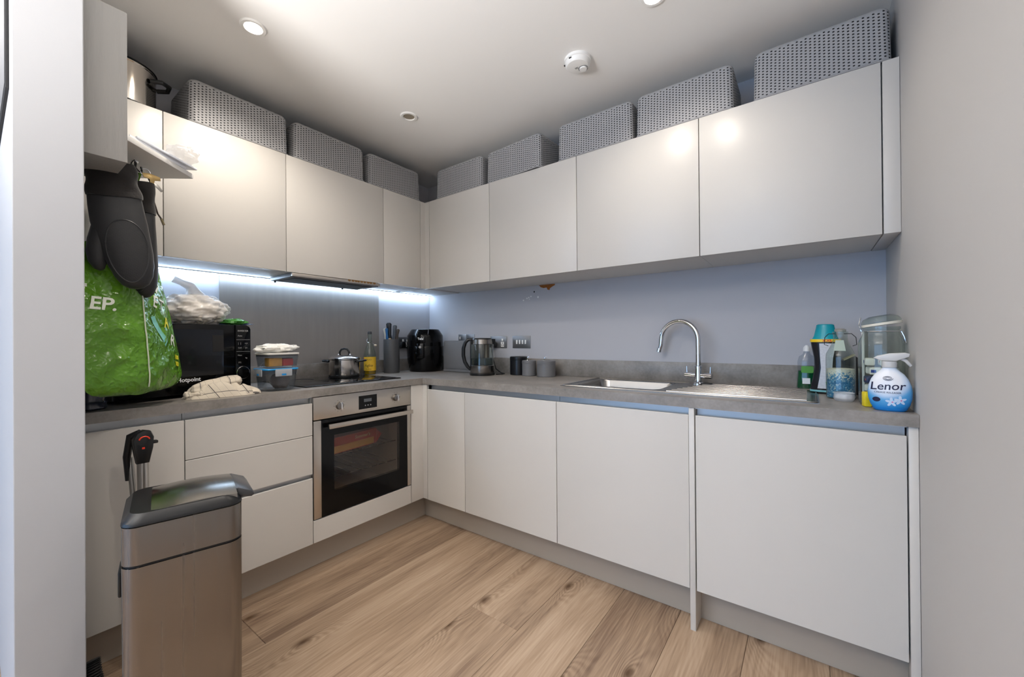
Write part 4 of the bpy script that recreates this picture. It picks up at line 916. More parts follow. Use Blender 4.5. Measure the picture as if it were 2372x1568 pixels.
# oven mitts
mitt_body = pm('charcoal_silicone', (35, 35, 37), .48, bump=(900, .12, .0006), sheen=.1)
def quilt():
    m = bpy.data.materials.new('woven_silicone'); n, l = nodes(m); b = n['Principled BSDF']; b.inputs['Base Color'].default_value = rgb(28, 28, 30); b.inputs['Roughness'].default_value = .5
    tc = n.new('ShaderNodeTexCoord'); mp = n.new('ShaderNodeMapping'); mp.inputs['Rotation'].default_value = (R(90), 0, 0); l.new(tc.outputs['Object'], mp.inputs[0])
    br = n.new('ShaderNodeTexBrick'); br.inputs['Scale'].default_value = 55; br.inputs['Mortar Size'].default_value = .06; br.inputs['Color1'].default_value = (1, 1, 1, 1); br.inputs['Color2'].default_value = (.8, .8, .8, 1); l.new(mp.outputs[0], br.inputs[0])
    bp = n.new('ShaderNodeBump'); bp.inputs['Strength'].default_value = .9; bp.inputs['Distance'].default_value = .002; l.new(br.outputs[0], bp.inputs['Height']); l.new(bp.outputs[0], b.inputs['Normal']); return m
quilt_m = quilt(); cuff_m = pm('black_cotton_cuff', (30, 26, 24), .85, sheen=.3, bump=(160, .3))
def mitt(label, loc, rz, lean, w=1.0, th=1.0):
    t = thing('oven_mitt', label, 'oven mitt', loc, rz, 'black oven mitts on the hook'); t.rotation_euler = (0, lean, rz)
    rings = []
    for z, a, b, cx in ((-.105, .064, .024, 0), (-.14, .066, .026, 0), (-.19, .068, .029, .002), (-.24, .066, .031, .006), (-.29, .062, .031, .012), (-.33, .056, .030, .016), (-.365, .047, .027, .018), (-.39, .034, .021, .019), (-.402, .018, .012, .019), (-.405, .004, .004, .019)):
        rings.append(ell(cx, 0, a * w, b * th, z, 32, 0, 2.3))
    bm = loft(bmesh.new(), rings[::-1])
    o = part('hand', bm, mitt_body, t, angle=60); tr = tree_of(o)
    th_ = []
    for k, (x, z, r) in enumerate(((-.035, -.20, .03), (-.050, -.24, .028), (-.060, -.28, .026), (-.062, -.315, .022), (-.060, -.338, .012), (-.0595, -.343, .003))): th_.append(ell(x * w, .006, r * w, r * .85, z, 20))
    part('thumb', loft(bmesh.new(), th_[::-1]), mitt_body, t, angle=60)
    # oval grip pad and its raised border, laid on the palm
    def pad(sx, sz, cz, cx): return [(cx + sx * math.cos(2 * PI * k / 44) * (1 + .12 * math.sin(2 * PI * k / 44)), cz + sz * math.sin(2 * PI * k / 44)) for k in range(44)]
    out = pad(.050 * w, .100, -.285, .012)
    pb = bmesh.new(); cen = pb.verts.new((.012, -.2, -.285)); prev = [cen] * 44
    for f in (.25, .5, .75, 1.0):
        ring = [pb.verts.new((.012 + (x - .012) * f, -.2, -.285 + (z + .285) * f)) for x, z in out]
        for k in range(44):
            k2 = (k + 1) % 44
            if f == .25: pb.faces.new((cen, ring[k], ring[k2]))
            else: pb.faces.new((prev[k], ring[k], ring[k2], prev[k2]))
        prev = ring
    for v in pb.verts:
        h_ = tr.ray_cast(Vector((v.co.x, -.3, v.co.z)), Vector((0, 1, 0)))
        v.co.y = (h_[0].y if h_[0] else -.01) - .0012
    part('grip_pad', pb, quilt_m, t, angle=60)
    pts = []
    for x, z in out:
        h_ = tr.ray_cast(Vector((x, -.3, z)), Vector((0, 1, 0))); pts.append((x, (h_[0].y if h_[0] else -.01) - .001, z))
    part('pad_border', tube(bmesh.new(), pts, .0022, 6, closed=True), mitt_body, t)
    cr = []
    for j in range(15):
        z = -.005 - j * .0075; f = j / 14; base = .066 - .006 * (1 - f)
        cr.append([(x * (1 + .05 * mnoise.noise(Vector((x * 30, y * 30, z * 26 + rz))) ), y * (1 + .2 * mnoise.noise(Vector((x * 25 + 3, y * 20, z * 40 + rz)))), z + .006 * mnoise.noise(Vector((x * 20, 2, rz))) + (x * .10 if j < 3 else 0)) for x, y, _ in ell(0, 0, (base + .003 * math.sin(f * 9)) * w, (.027 + .003 * math.sin(f * 7)) * th, 0, 36, 0, 2.4)])
    part('cuff', loft(bmesh.new(), cr[::-1]), cuff_m, t, angle=60)
    if w > .9: part('hanging_loop', tube(bmesh.new(), [(.045, 0, -.012), (.052, 0, .012), (.060, 0, .022), (.064, 0, .012), (.058, 0, -.012)], .002, 6), cuff_m, t)
mitt('front charcoal oven mitt with oval woven grip, hanging nearest', (.738, -2.014, 1.722), R(80), R(-6))
mitt('second charcoal oven mitt, half hidden behind the front one', (.664, -1.926, 1.706), R(55), R(1), .64, 1.0)
# green shopping bag
BO = Vector((.64, -1.93, .965))
t = thing('shopping_bag', 'green crinkled shopping bag hanging under the oven mitts', 'shopping bag', BO)
C0 = [Vector((.775, -2.080)), Vector((.700, -1.913)), Vector((.505, -1.775)), Vector((.565, -1.965))]
ctr = sum(C0, Vector((0, 0))) / 4; hook2 = Vector((.648, -1.945))
green = pm('green_bag', (84, 132, 30), .26, spec=.5, coat=.2, var=(9, .2))
n, l = nodes(green); tc = n.new('ShaderNodeTexCoord'); hgt = None
for sc_, am in ((9, 1.0), (22, .55), (48, .25)):      # sharp film creases
    nz = n.new('ShaderNodeTexNoise'); nz.inputs['Scale'].default_value = sc_; nz.inputs['Detail'].default_value = 1; l.new(tc.outputs['Object'], nz.inputs[0])
    a = n.new('ShaderNodeMath'); a.operation = 'SUBTRACT'; a.inputs[1].default_value = .5; l.new(nz.outputs[0], a.inputs[0]); b = n.new('ShaderNodeMath'); b.operation = 'ABSOLUTE'; l.new(a.outputs[0], b.inputs[0])
    c = n.new('ShaderNodeMath'); c.operation = 'MULTIPLY_ADD'; c.inputs[1].default_value = am; l.new(b.outputs[0], c.inputs[0])
    if hgt: l.new(hgt.outputs[0], c.inputs[2])
    hgt = c
bp = n.new('ShaderNodeBump'); bp.inputs['Strength'].default_value = .9; bp.inputs['Distance'].default_value = .03; bp.invert = True; l.new(hgt.outputs[0], bp.inputs['Height']); l.new(bp.outputs[0], n['Principled BSDF'].inputs['Normal'])
TOPC = [Vector((.700, -2.080)), Vector((.662, -1.935)), Vector((.550, -1.862)), Vector((.575, -1.99))]
def bag_ring(u, s, z, N=34):
    """u: 0 at the base .. 1 at the mouth; the corners lean in towards the mouth"""
    ring = []; cs = [a.lerp(b, u ** 1.2) for a, b in zip(C0, TOPC)]; cc = sum(cs, Vector((0, 0))) / 4
    for i in range(4):
        a, b = cs[i], cs[(i + 1) % 4]; e = b - a; en = Vector((e.y, -e.x)).normalized()
        for k in range(N):
            f = k / N; p = a.lerp(b, f); q = cc.lerp(p, s); m = math.sin(PI * f)
            P3 = Vector((q.x, q.y, z)); rid = 1 - abs(mnoise.noise(P3 * 11 + Vector((2, 5, 1)))) * 2; rid2 = 1 - abs(mnoise.noise(P3 * 24 + Vector((7, 1, 3)))) * 2
            q = q + en * (.010 * m * (1 - u * .6) + (.008 * (rid - .6) + .004 * (rid2 - .6)) * (.25 + .75 * m))
            ring.append((q.x - BO.x, q.y - BO.y, z - BO.z + (hn((q.x, q.y, 0), .012, 11, 5) * (1 - u) if s > .5 else 0)))
    return ring
rings = [bag_ring(0, s_, z_) for s_, z_ in ((.05, .968), (.4, .966), (.7, .970), (.86, .979), (.95, .992), (.99, 1.008))]
for k in range(40):
    u = k / 39; z_ = 1.022 + u * .428; rings.append(bag_ring(u, 1.0 - .02 * max(0, u - .8) * 5, z_))
rings += [bag_ring(1, s_, z_) for s_, z_ in ((.93, 1.462), (.80, 1.474), (.6, 1.480))]
bagm = part('sack', loft(bmesh.new(), rings, True, False), green, t, angle=32)
part('handles', tube(bmesh.new(), [(.02, -.03, .50), (.012, -.012, .62), (.028, -.006, .745), (.036, .0, .768)], [.03, .012, .006, .005], 10), green, t)
btr = tree_of(bagm)
# seam down the near corner
sm = []
for r_ in rings[4:34]: p = Vector(r_[34]); sm.append(p + Vector((.0025, .0005, 0)))
part('seam', tube(bmesh.new(), sm, .0022, 6), pm('seam_white', (206, 210, 190), .5), t)
fn = (C0[1] - C0[0]); fn = Vector((fn.y, -fn.x, 0)).normalized(); fr = Vector((C0[1].x - C0[0].x, C0[1].y - C0[0].y, 0)).normalized()
sn_ = (C0[2] - C0[1]); sn_ = Vector((sn_.y, -sn_.x, 0)).normalized(); sr = Vector((C0[2].x - C0[1].x, C0[2].y - C0[1].y, 0)).normalized()
def bag_text(s, size, face, u, z, col, rot=0.0, shear=0.1):
    r_, n_ = (fr, fn) if face == 'front' else (sr, sn_); o_ = C0[0 if face == 'front' else 1]
    pos = Vector((o_.x, o_.y, z)) + r_ * u - BO
    M = Matrix.Translation(pos + n_ * .06) @ Matrix((r_, Vector((0, 0, 1)), n_)).transposed().to_4x4() @ Matrix.Rotation(rot, 4, 'Z')
    b_ = text_bm(s, size, M, extrude=0, bold=.0013, shear=shear); bmesh.ops.subdivide_edges(b_, edges=b_.edges, cuts=1)
    wrap(b_, btr, -n_, .0022); part('lettering', b_, col, t, smooth=False)
wp = pm('bag_print_white', (226, 230, 214), .5); yp = pm('bag_print_yellow', (222, 214, 40), .5); tp = pm('bag_print_teal', (108, 178, 160), .4)
bag_text('EP.', .058, 'front', .066, 1.268, wp, R(-3), .2); bag_text('F', .020, 'front', .030, 1.322, wp)
for s, sz, u, z, c_ in (('H T', .050, .105, 1.405, wp), ('W', .055, .085, 1.345, wp), ('E T', .060, .100, 1.285, wp), ('R', .055, .135, 1.215, yp), ('R', .060, .175, 1.150, wp), ('100', .022, .190, 1.085, yp), ('350', .022, .190, 1.058, yp)): bag_text(s, sz, 'side', u, z, c_, R(-12))
def bag_patch(pts, col):
    b_ = bmesh.new(); v_ = [b_.verts.new(Vector((C0[1].x, C0[1].y, z)) + sr * u - BO + sn_ * .06) for u, z in pts]; b_.faces.new(v_); bmesh.ops.triangulate(b_, faces=b_.faces); bmesh.ops.subdivide_edges(b_, edges=b_.edges, cuts=4, use_grid_fill=True)
    wrap(b_, btr, -sn_, .0014); part('printed_patch', b_, col, t, smooth=False)
bag_patch([(.045, 1.235), (.075, 1.240), (.125, 1.150), (.105, 1.128)], tp)
# ------------------------------------------------------------------ steel bin and vacuum cleaner
t = thing('touch_bin', 'brushed steel bin with black-rimmed lid in the foreground', 'bin', (1.121, -1.925, 0), R(77.5))
def bring(w, d, z, r=.035): return [(x, y, z) for x, y in rrect(w, d, r, 8)]
bl, bdp = .246, .262
part('base_ring', loft(bmesh.new(), [bring(bl - .008, bdp - .008, 0.0008), bring(bl - .004, bdp - .004, .03)]), 'blackplastic', t)
part('body', loft(bmesh.new(), [bring(bl - .004, bdp - .004, .0305), bring(bl, bdp, .596)]), 'steel', t)
part('shadow_gap', loft(bmesh.new(), [bring(bl - .006, bdp - .006, .5965), bring(bl - .006, bdp - .006, .602)]), 'blackplastic', t)
part('collar', loft(bmesh.new(), [bring(bl, bdp, .6025), bring(bl, bdp, .694)]), 'steel', t)
part('lid_rim', loft(bmesh.new(), [bring(bl - .002, bdp - .002, .6945), bring(bl + .002, bdp + .002, .697), bring(bl, bdp, .704), bring(bl - .03, bdp - .03, .722)]), 'blackplastic', t)
ld = []
for j in range(9):
    x = -.068 + j * .0225; row = []
    for k in range(13):
        y = -.112 + k * .224 / 12; f = (y / .125) ** 2; row.append(Vector((x, y, .716 + .020 * (1 - f) + .006 * math.sin(PI * j / 8))))
    ld.append(row)
bm = bmesh.new(); g_ = [[bm.verts.new(p) for p in r_] for r_ in ld]
for a, b in zip(g_, g_[1:]):
    for k in range(12): bm.faces.new((a[k], a[k + 1], b[k + 1], b[k]))
ret = bmesh.ops.extrude_face_region(bm, geom=bm.faces[:]); bmesh.ops.translate(bm, vec=(0, 0, -.012), verts=[v for v in ret['geom'] if isinstance(v, bmesh.types.BMVert)])
part('lid', bm, pm('lid_steel', (150, 146, 140), .22, metal=1, rvar=(12, .08)), t)
part('latch', prism(bmesh.new(), [(.114, .700), (.150, .694), (.158, .700), (.150, .712), (.118, .727), (.112, .727)], -.085, .085, axis='y', bev=.004), pm('latch_grey', (62, 62, 64), .3), t)
part('rear_handle', box(-.132, -.1235, -.05, .03, .50, .565, bev=.004), 'blackplastic', t)
t = thing('vacuum_cleaner', 'vacuum cleaner with black grip leaning behind the steel bin', 'vacuum cleaner', (.70, -1.95, 0), R(90))
ax0, ax1 = Vector((.016, -.045, .03)), Vector((.012, -.035, .765))
part('suction_tube', tube(bmesh.new(), [ax0, ax0.lerp(ax1, .55), ax1], .0155, 16), pm('tube_aluminium', (186, 184, 180), .3, metal=1), t)
part('inner_tube', tube(bmesh.new(), [(.0, -.03, .45), (-.012, .008, .755)], .0085, 12), pm('tube_grey', (170, 168, 164), .35, metal=1), t)
gp = bmesh.new(); prism(gp, [(-.006, .74), (.026, .74), (.036, .79), (.038, .825), (.030, .845), (.012, .85), (-.006, .842), (-.016, .82), (-.012, .78)], -.058, -.022, axis='y', bev=.007)
part('grip', gp, 'blackplastic', t); part('rear_grip', tube(bmesh.new(), [(-.016, .006, .68), (-.020, .006, .76), (-.014, -.01, .83), (.006, -.03, .842)], [.009, .011, .011, .010], 10), 'blackplastic', t)
part('red_arc', tube(bmesh.new(), [(.012 + .013 * math.cos(R(a)), -.0585, .818 + .012 * math.sin(R(a))) for a in range(10, 171, 16)], .0022, 6), pm('red_accent', (232, 62, 36), .4), t)
part('red_button', box(.006, .013, -.0595, -.0575, .789, .795), pm('red_switch', (226, 58, 34), .4), t); part('trigger', box(.032, .050, -.05, -.03, .800, .810, bev=.003), 'blackplastic', t)
hp = [(-.122, -.12, .20), (-.118, -.14, .15), (-.105, -.15, .09), (-.085, -.14, .045), (-.05, -.10, .035)]
def smooth_path(P, n):
    P = [Vector(p) for p in P]; out = []
    for i in range(len(P) - 1):
        a, b, c, d = P[max(i - 1, 0)], P[i], P[i + 1], P[min(i + 2, len(P) - 1)]
        for k in range(n):
            f = k / n; out.append(.5 * ((2 * b) + (-a + c) * f + (2 * a - 5 * b + 4 * c - d) * f * f + (-a + 3 * b - 3 * c + d) * f ** 3))
    return out + [P[-1]]
sp = smooth_path(hp, 18); part('hose', tube(bmesh.new(), sp, [.019 + (.0022 if k % 2 else -.001) for k in range(len(sp))], 14), 'blackmatte', t)
part('floor_head', box(-.06, .10, -.10, -.01, .002, .04, bev=.01), 'blackplastic', t); part('white_pipe', tube(bmesh.new(), [(-.05, -.13, .022), (.06, -.11, .022)], .014, 10), 'whiteplastic', t)
# dark panel on the living-room side of the partition
t = thing('dark_panel', 'dark framed panel on the far left outer wall face', 'picture', (.50, YO, 1.80), 0)
part('frame', box(-.40, .395, -.0065, -.0006, 0, .55, bev=.001), 'blackmatte', t); part('face', box(-.38, .375, -.0072, -.0064, .02, .53), 'blackgloss', t)

# ------------------------------------------------------------------ right-hand cluster beside the drainer
ZS = ZT + .0075
t = thing('washing_up_liquid', 'green washing-up liquid bottle at the back of the drainer', 'bottle', (2.535, -.062, ZT + .0035), 0)
pf = ((.0005, .034, .020), (.006, .038, .024), (.04, .036, .024), (.08, .033, .023), (.12, .034, .022), (.145, .028, .018), (.155, .014, .012), (.165, .011, .011), (.168, .011, .011))
part('bottle', loft(bmesh.new(), [ell(0, 0, a, b, z, 28, 0, 2.4) for z, a, b in pf]), 'clearplastic', t)
part('liquid', loft(bmesh.new(), [ell(0, 0, a - .002, b - .002, z + .001, 28, 0, 2.4) for z, a, b in pf[:4]]), pm('green_soap', (18, 98, 54), .15, trans=.2), t)
part('label', prism(bmesh.new(), rrect(.044, .030, .006, 4, .002, .088), -.0262, -.0250, axis='y'), pm('lime_label', (84, 152, 44), .4), t); part('barcode', box(-.016, .012, -.0265, -.0255, .025, .050), 'whiteprint', t, smooth=False)
part('cap', lathe(bmesh.new(), [(0, .168), (.013, .168), (.012, .185), (.005, .195), (0, .195)], 18), 'whiteplastic', t)
t = thing('detergent_bottle', 'black detergent bottle with turquoise cap and yellow band', 'bottle', (2.598, -.175, ZT + .0082), R(-6)); t.scale = (1.22, 1.1, 1)
pf = ((.0005, .040, .026), (.008, .043, .029), (.05, .036, .027), (.10, .030, .025), (.14, .031, .025), (.18, .037, .027), (.205, .040, .028))
part('body', loft(bmesh.new(), [ell(0, 0, a, b, z, 32, 0, 2.4) for z, a, b in pf]), pm('black_bottle', (26, 26, 30), .25), t)
part('back_label', prism(bmesh.new(), [(-.020, .015), (.030, .015), (.026, .06), (.020, .10), (.022, .14), (.030, .20), (-.014, .20), (-.012, .14), (-.010, .10), (-.014, .06)], -.0305, -.0285, axis='y'), pm('grey_text_label', (196, 198, 204), .5, var=(160, .25)), t)
part('leaf_mark', prism(bmesh.new(), [(.004, .03), (.012, .034), (.010, .046), (.002, .042)], -.0312, -.0304, axis='y'), pm('leaf_green', (72, 150, 50), .5), t)
part('yellow_band', loft(bmesh.new(), [ell(0, 0, .0415, .0295, .2055, 32, 0, 2.4), ell(0, 0, .0415, .0295, .217, 32, 0, 2.4)]), pm('yellow_band', (240, 200, 30), .4), t)
lettering(t, 'XXL', .014, (.008, -.0302, .211), pm('red_ink', (200, 50, 30), .5), bold=.0003)
part('cap', loft(bmesh.new(), [ell(0, 0, a, b, z, 32) for z, a, b in ((.2175, .036, .028), (.224, .034, .027), (.232, .031, .026), (.262, .026, .023), (.276, .024, .021), (.279, .019, .017), (.272, .016, .014))]), pm('turquoise_plastic', (0, 150, 166), .25), t)
part('base_rim', loft(bmesh.new(), [ell(0, 0, .0435, .0295, .0006, 32, 0, 2.4), ell(0, 0, .0440, .030, .008, 32, 0, 2.4)]), pm('teal_rim', (120, 184, 190), .4), t)
# bead bottle
t = thing('bead_bottle', 'swing-top glass bottle half full of blue and white beads', 'bottle', (2.640, -.305, ZT), R(-6))
prof = [(0, .0006), (.040, .0006), (.045, .005), (.045, .155), (.043, .172), (.032, .195), (.024, .215), (.0215, .232), (.0215, .245), (.024, .247), (.024, .254), (.019, .255)]
part('glass', lathe(bmesh.new(), prof, 40), 'glass', t)
def beads():
    m = bpy.data.materials.new('scent_beads'); n, l = nodes(m); b = n['Principled BSDF']; tc = n.new('ShaderNodeTexCoord'); vo = n.new('ShaderNodeTexVoronoi'); vo.inputs['Scale'].default_value = 210; l.new(tc.outputs['Object'], vo.inputs[0])
    sp_ = n.new('ShaderNodeSeparateColor'); l.new(vo.outputs['Color'], sp_.inputs[0]); sx = n.new('ShaderNodeSeparateXYZ'); l.new(tc.outputs['Object'], sx.inputs[0])
    nz = n.new('ShaderNodeTexNoise'); nz.inputs['Scale'].default_value = 30; l.new(tc.outputs['Object'], nz.inputs[0])
    a = n.new('ShaderNodeMapRange'); a.inputs[1].default_value = .07; a.inputs[2].default_value = .115; l.new(sx.outputs[2], a.inputs[0])
    s = n.new('ShaderNodeMath'); s.operation = 'MULTIPLY_ADD'; s.inputs[1].default_value = .8; l.new(sp_.outputs[0], s.inputs[0]); l.new(a.outputs[0], s.inputs[2])
    cr = n.new('ShaderNodeValToRGB'); e = cr.color_ramp.elements; e[0].position = .25; e[0].color = rgb(44, 112, 156); e[1].position = .95; e[1].color = rgb(232, 226, 208); q = e.new(.62); q.color = rgb(88, 150, 184)
    l.new(s.outputs[0], cr.inputs[0]); l.new(cr.outputs[0], b.inputs['Base Color']); bp = n.new('ShaderNodeBump'); bp.inputs['Strength'].default_value = .8; bp.inputs['Distance'].default_value = .002; bp.invert = True; l.new(vo.outputs['Distance'], bp.inputs['Height']); l.new(bp.outputs[0], b.inputs['Normal']); return m
bb = lathe(bmesh.new(), [(0, .004), (.0425, .004), (.0425, .112), (.03, .114), (.012, .111), (0, .112)], 36)
solo('scent_beads', bb, beads(), 'blue and cream scent beads filling the swing-top bottle', 'beads', (2.640, -.305, ZT + .0005), 0, kind='stuff')
part('paper_tag', prism(bmesh.new(), [(-.018, .182), (.018, .182), (.012, .222), (-.012, .222)], -.0405, -.0395, axis='y'), pm('sage_tag', (176, 190, 176), .6), t)
for s in (-1, 1): part('wire_bail', tube(bmesh.new(), [(s * .012, -.026, .246), (s * .034, -.020, .246), (s * .046, -.012, .232), (s * .048, -.006, .205), (s * .036, -.004, .200)], .0013, 6), 'blackplastic', t)
part('stopper', lathe(bmesh.new(), [(0, .254), (.017, .254), (.018, .262), (.012, .266), (0, .266)], 22), pm('clear_stopper', (206, 202, 190), .2, trans=.6), t)
t = thing('measuring_cap', 'small frosted clear cap in front of the bead bottle', 'cap', (2.645, -.385, ZT), 0)
part('cup', lathe(bmesh.new(), [(0, .0006), (.024, .0006), (.029, .006), (.031, .012), (.029, .030), (.027, .030), (.028, .012), (0, .003)], 32), 'film', t); part('inner_rim', lathe(bmesh.new(), [(.0295, .029), (.031, .030), (.0295, .0315)], 32), 'frost', t)
# books
t = thing('black_notebook', 'black notebook with cream pages leaning behind the bead bottle', 'book', (2.682, -.12, ZT), 0)
part('cover', prism(bmesh.new(), [(-.028, .001), (.018, .001), (.018, .150), (.010, .158), (-.028, .136)], -.055, .055, axis='y', bev=.001), 'blackmatte', t); part('pages', prism(bmesh.new(), [(-.024, .142), (.012, .163), (.012, .159), (-.024, .138)], -.05, .05, axis='y'), pm('cream_pages', (206, 190, 150), .8), t)
t = thing('paper_sheet', 'white card standing between notebook and big jar', 'card', (2.716, -.25, ZT), R(-8))
part('card', box(-.004, .004, -.10, .10, .001, .255, bev=.002), pm('white_card', (232, 230, 226), .7), t)
# big clip-top jar with tablets
JX, JY = 2.7415, -.43
t = thing('clip_top_jar', 'large clip-top glass jar beside the right wall', 'jar', (JX, JY, ZT), R(-4))
prof = [(0, .0006), (.050, .0006), (.0575, .006), (.0595, .015), (.0595, .205), (.057, .222), (.050, .236), (.0475, .246), (.0475, .258), (.050, .260), (.050, .268), (.046, .268)]
part('glass', lathe(bmesh.new(), prof, 48), 'glass', t)
part('thick_base', lathe(bmesh.new(), [(0, .001), (.05, .001), (.056, .007), (.054, .011), (0, .010)], 40), 'glass', t)
lb = lathe(bmesh.new(), [(0, .030), (.030, .030), (.046, .022), (.052, .012), (.052, .006), (.046, .0), (.040, .006), (0, .010)], 44)
bmesh.ops.transform(lb, matrix=Matrix.Translation((.002, 0, .276)) @ Matrix.Rotation(R(-9), 4, 'Y'), verts=lb.verts); part('lid', lb, 'glass', t)
sl = lathe(bmesh.new(), [(.040, -.004), (.053, -.004), (.053, .004), (.040, .004)], 44); bmesh.ops.transform(sl, matrix=Matrix.Translation((.002, 0, .277)) @ Matrix.Rotation(R(-9), 4, 'Y'), verts=sl.verts); part('rubber_seal', sl, pm('pale_rubber', (222, 218, 204), .5), t)
part('neck_wire', tube(bmesh.new(), [(.0495 * math.cos(2 * PI * k / 36), .0495 * math.sin(2 * PI * k / 36), .252) for k in range(36)], .0016, 6, closed=True), 'chrome', t)
part('clip_wire', tube(bmesh.new(), [(.050, -.010, .252), (.056, -.012, .236), (.0615, -.012, .214), (.0605, .012, .214), (.056, .012, .236), (.050, .010, .252)], .0016, 6), 'chrome', t); part('hinge_wire', tube(bmesh.new(), [(-.050, -.012, .252), (-.057, -.012, .275), (-.052, 0, .300), (-.057, .012, .275), (-.050, .012, .252)], .0016, 6), 'chrome', t)
wr = pm('white_wrapper', (232, 228, 218), .4, var=(60, .06)); wd_ = {}
tab_lab = ['at the bottom left of the jar', 'at the bottom front of the jar', 'at the bottom right of the jar']
idx = 0
for lay in range(5):
    for k in range(3):
        a = R(120 * k + 55 * lay + 200); r_ = .030; z = ZT + .0125 + lay * .0305
        o = thing('dishwasher_tablet', ('navy' if (lay == 0 or idx in (4, 8)) else ('white, blue-printed' if idx % 2 else 'white, red-printed')) + ' wrapped tablet in the big jar, ' + ('bottom', 'second', 'third', 'fourth', 'top')[lay] + ' layer, ' + ('left', 'front', 'right', 'rear')[int(((math.degrees(a) - 135) % 360) // 90)] + ' side', 'tablet', (JX + r_ * math.cos(a), JY + r_ * math.sin(a), z), a + R(90), 'dishwasher tablets in the jar')
        if idx == 0:
            w_ = box(-.019, .019, -.014, .014, 0, .026, bev=.006); wm = to_mesh('wrapper', w_, wr)
            pmh = to_mesh('print', box(-.012, .002, -.0146, .0146, .008, .018), pm('blue_print', (36, 60, 140), .4)); pmr = to_mesh('print', box(.004, .012, -.0146, .0146, .010, .016), pm('red_print2', (206, 90, 80), .4))
            wmd = to_mesh('wrapper', box(-.019, .019, -.014, .014, 0, .026, bev=.006), pm('navy_wrap', (40, 52, 92), .35, var=(40, .3)))
        part('wrapper', wmd if (lay == 0 or idx in (4, 8)) else wm, None, o); part('print', pmh if idx % 2 else pmr, None, o); idx += 1
solo('yellow_packet', box(-.011, .011, -.012, .012, .0005, .05, bev=.004), pm('yellow_green_wrap', (236, 206, 40), .35, var=(50, .35)), 'small yellow packet standing at the front left foot of the jar', 'packet', (2.698, -.497, ZT), R(15))
# fabric spray bottle
t = thing('fabric_spray', 'blue and white round fabric spray bottle at the front worktop corner', 'spray bottle', (2.7475, -.553, ZT), R(-7))
pf = ((.0006, .034, .020), (.004, .038, .0235), (.02, .0465, .026), (.04, .0515, .0275), (.06, .0525, .0275), (.08, .0500, .0265), (.10, .0435, .0245), (.115, .0345, .021), (.126, .0235, .0175), (.133, .0175, .0155), (.136, .0165, .0155))
lm = bpy.data.materials.new('spray_bottle_print'); n, l = nodes(lm); b = n['Principled BSDF']; b.inputs['Roughness'].default_value = .2
tc = n.new('ShaderNodeTexCoord'); sx = n.new('ShaderNodeSeparateXYZ'); l.new(tc.outputs['Object'], sx.inputs[0])
m1 = n.new('ShaderNodeMath'); m1.operation = 'SUBTRACT'; m1.inputs[1].default_value = -.006; l.new(sx.outputs[0], m1.inputs[0]); m2 = n.new('ShaderNodeMath'); m2.operation = 'POWER'; m2.inputs[1].default_value = 2; l.new(m1.outputs[0], m2.inputs[0])
m3 = n.new('ShaderNodeMath'); m3.operation = 'SUBTRACT'; m3.inputs[1].default_value = .095; l.new(sx.outputs[2], m3.inputs[0]); m4 = n.new('ShaderNodeMath'); m4.operation = 'POWER'; m4.inputs[1].default_value = 2; l.new(m3.outputs[0], m4.inputs[0])
m5 = n.new('ShaderNodeMath'); m5.operation = 'ADD'; l.new(m2.outputs[0], m5.inputs[0]); l.new(m4.outputs[0], m5.inputs[1]); m6 = n.new('ShaderNodeMath'); m6.operation = 'SQRT'; l.new(m5.outputs[0], m6.inputs[0])
cr = n.new('ShaderNodeValToRGB'); e = cr.color_ramp.elements; e[0].position = .03; e[0].color = rgb(232, 234, 240); e[1].position = .085; e[1].color = rgb(30, 134, 206); q = e.new(.045); q.color = rgb(196, 214, 236); q = e.new(.06); q.color = rgb(84, 164, 220)
l.new(m6.outputs[0], cr.inputs[0]); l.new(cr.outputs[0], b.inputs['Base Color'])
so = part('bottle', loft(bmesh.new(), [ell(0, 0, a, c_, z, 44, 0, 2.2) for z, a, c_ in pf]), lm, t, angle=60); stree = tree_of(so)
def spray_print(bm_, col, off=.0008):
    bmesh.ops.subdivide_edges(bm_, edges=bm_.edges, cuts=1); wrap(bm_, stree, (0, 1, 0), off); part('lettering' if col == 'navy' else 'printed_motif', bm_, MT.get(col, col), t, smooth=False)
MT['navy'] = pm('navy_ink', (28, 30, 62), .4)
spray_print(text_bm('Lenor', .034, Matrix.Translation((-.006, -.1, .078)) @ FACE_NEG_Y @ Matrix.Rotation(R(2), 4, 'Z'), extrude=0, bold=.0003, shear=.15), 'navy')
spray_print(text_bm('CREASE RELEASER', .0078, Matrix.Translation((-.005, -.1, .059)) @ FACE_NEG_Y, extrude=0), 'navy')
def flat_tube(pts, wdt):
    b_ = bmesh.new(); P_ = [Vector((x, -.1, z)) for x, z in pts]; L_ = []; 
    for i, p in enumerate(P_):
        d = (P_[min(i + 1, len(P_) - 1)] - P_[max(i - 1, 0)]).normalized(); s_ = Vector((-d.z, 0, d.x)) * wdt / 2; L_.append((b_.verts.new(p + s_), b_.verts.new(p - s_)))
    for a, c_ in zip(L_, L_[1:]): b_.faces.new((a[0], a[1], c_[1], c_[0]))
    return b_
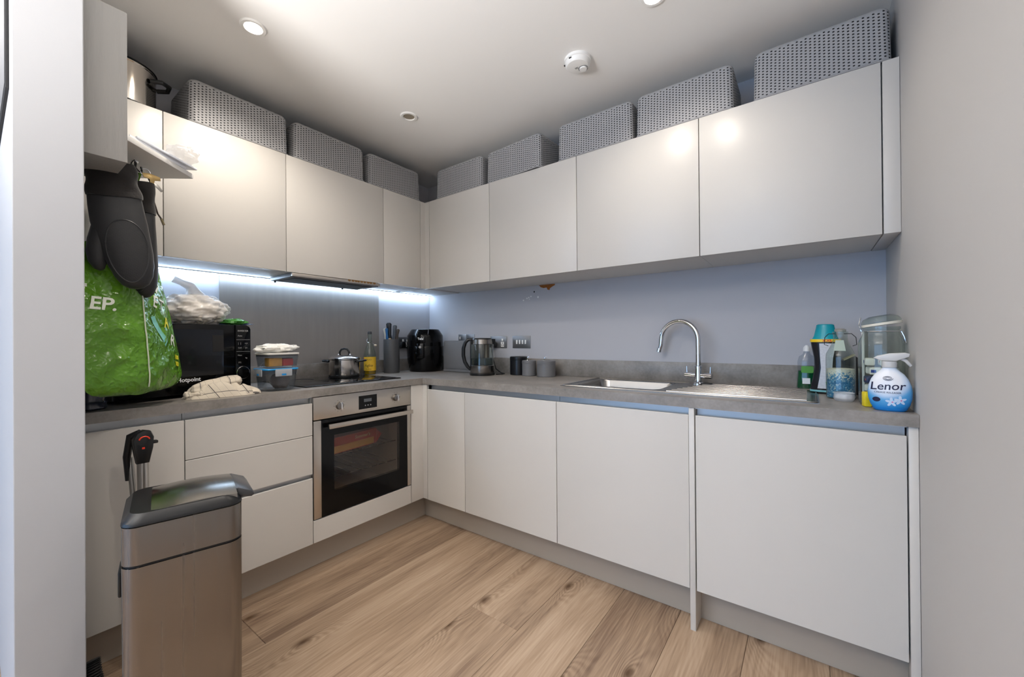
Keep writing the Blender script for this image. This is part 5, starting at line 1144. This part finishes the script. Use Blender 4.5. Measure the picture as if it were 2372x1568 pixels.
sw = [(-.004 + (.0025 + .0035 * k / 20) * math.cos(R(k * 27)) * 1.3, .1035 + (.0025 + .0035 * k / 20) * math.sin(R(k * 27)) * .8) for k in range(41)]
spray_print(flat_tube(sw, .0011), MT['navy'])
def petal(cx, cz, r_, a, wd=.45):
    b_ = bmesh.new(); b_.faces.new([b_.verts.new((cx + r_ * .55 * math.cos(a) + r_ * (.55 * math.cos(u) * math.cos(a) - wd * .6 * math.sin(u) * math.sin(a)), -.1, cz + r_ * .55 * math.sin(a) + r_ * (.55 * math.cos(u) * math.sin(a) + wd * .6 * math.sin(u) * math.cos(a)))) for u in [2 * PI * k / 12 for k in range(12)]]); return b_
pet = pm('petal_print', (190, 214, 240), .3); pk = pm('pink_print', (206, 120, 170), .3)
for fx, fz in ((.004, .030), (.024, .036)):
    for k in range(5): spray_print(petal(fx, fz, .0135, R(72 * k + 20)), pet, .0009)
    spray_print(petal(fx, fz, .004, 0, .9), pk, .0012)
bd_ = bmesh.new(); bd_.faces.new([bd_.verts.new((-.031 + .0095 * math.cos(2 * PI * k / 20), -.1, .036 + .0075 * math.sin(2 * PI * k / 20))) for k in range(20)]); spray_print(bd_, MT['navy'], .001)
part('base_band', loft(bmesh.new(), [ell(0, 0, .0345, .0205, .0004, 44, 0, 2.2), ell(0, 0, .0388, .0242, .004, 44, 0, 2.2), ell(0, 0, .0425, .0256, .010, 44, 0, 2.2)]), pm('blue_base', (26, 128, 206), .25), t)
sw_ = pm('translucent_white', (226, 226, 226), .3, trans=.25)
part('collar', lathe(bmesh.new(), [(0, .1365), (.0175, .1365), (.0185, .140), (.0175, .144), (.0185, .148), (.0170, .156), (0, .156)], 28), sw_, t)
part('spray_head', prism(bmesh.new(), [(-.038, .1660), (-.018, .1575), (.016, .1570), (.045, .171), (.047, .180), (.036, .1835), (.0, .181), (-.028, .173)], -.011, .011, axis='y', bev=.003), sw_, t)
part('trigger', tube(bmesh.new(), [(.026, 0, .166), (.038, 0, .158), (.049, 0, .142)], [.006, .005, .004], 8), sw_, t)
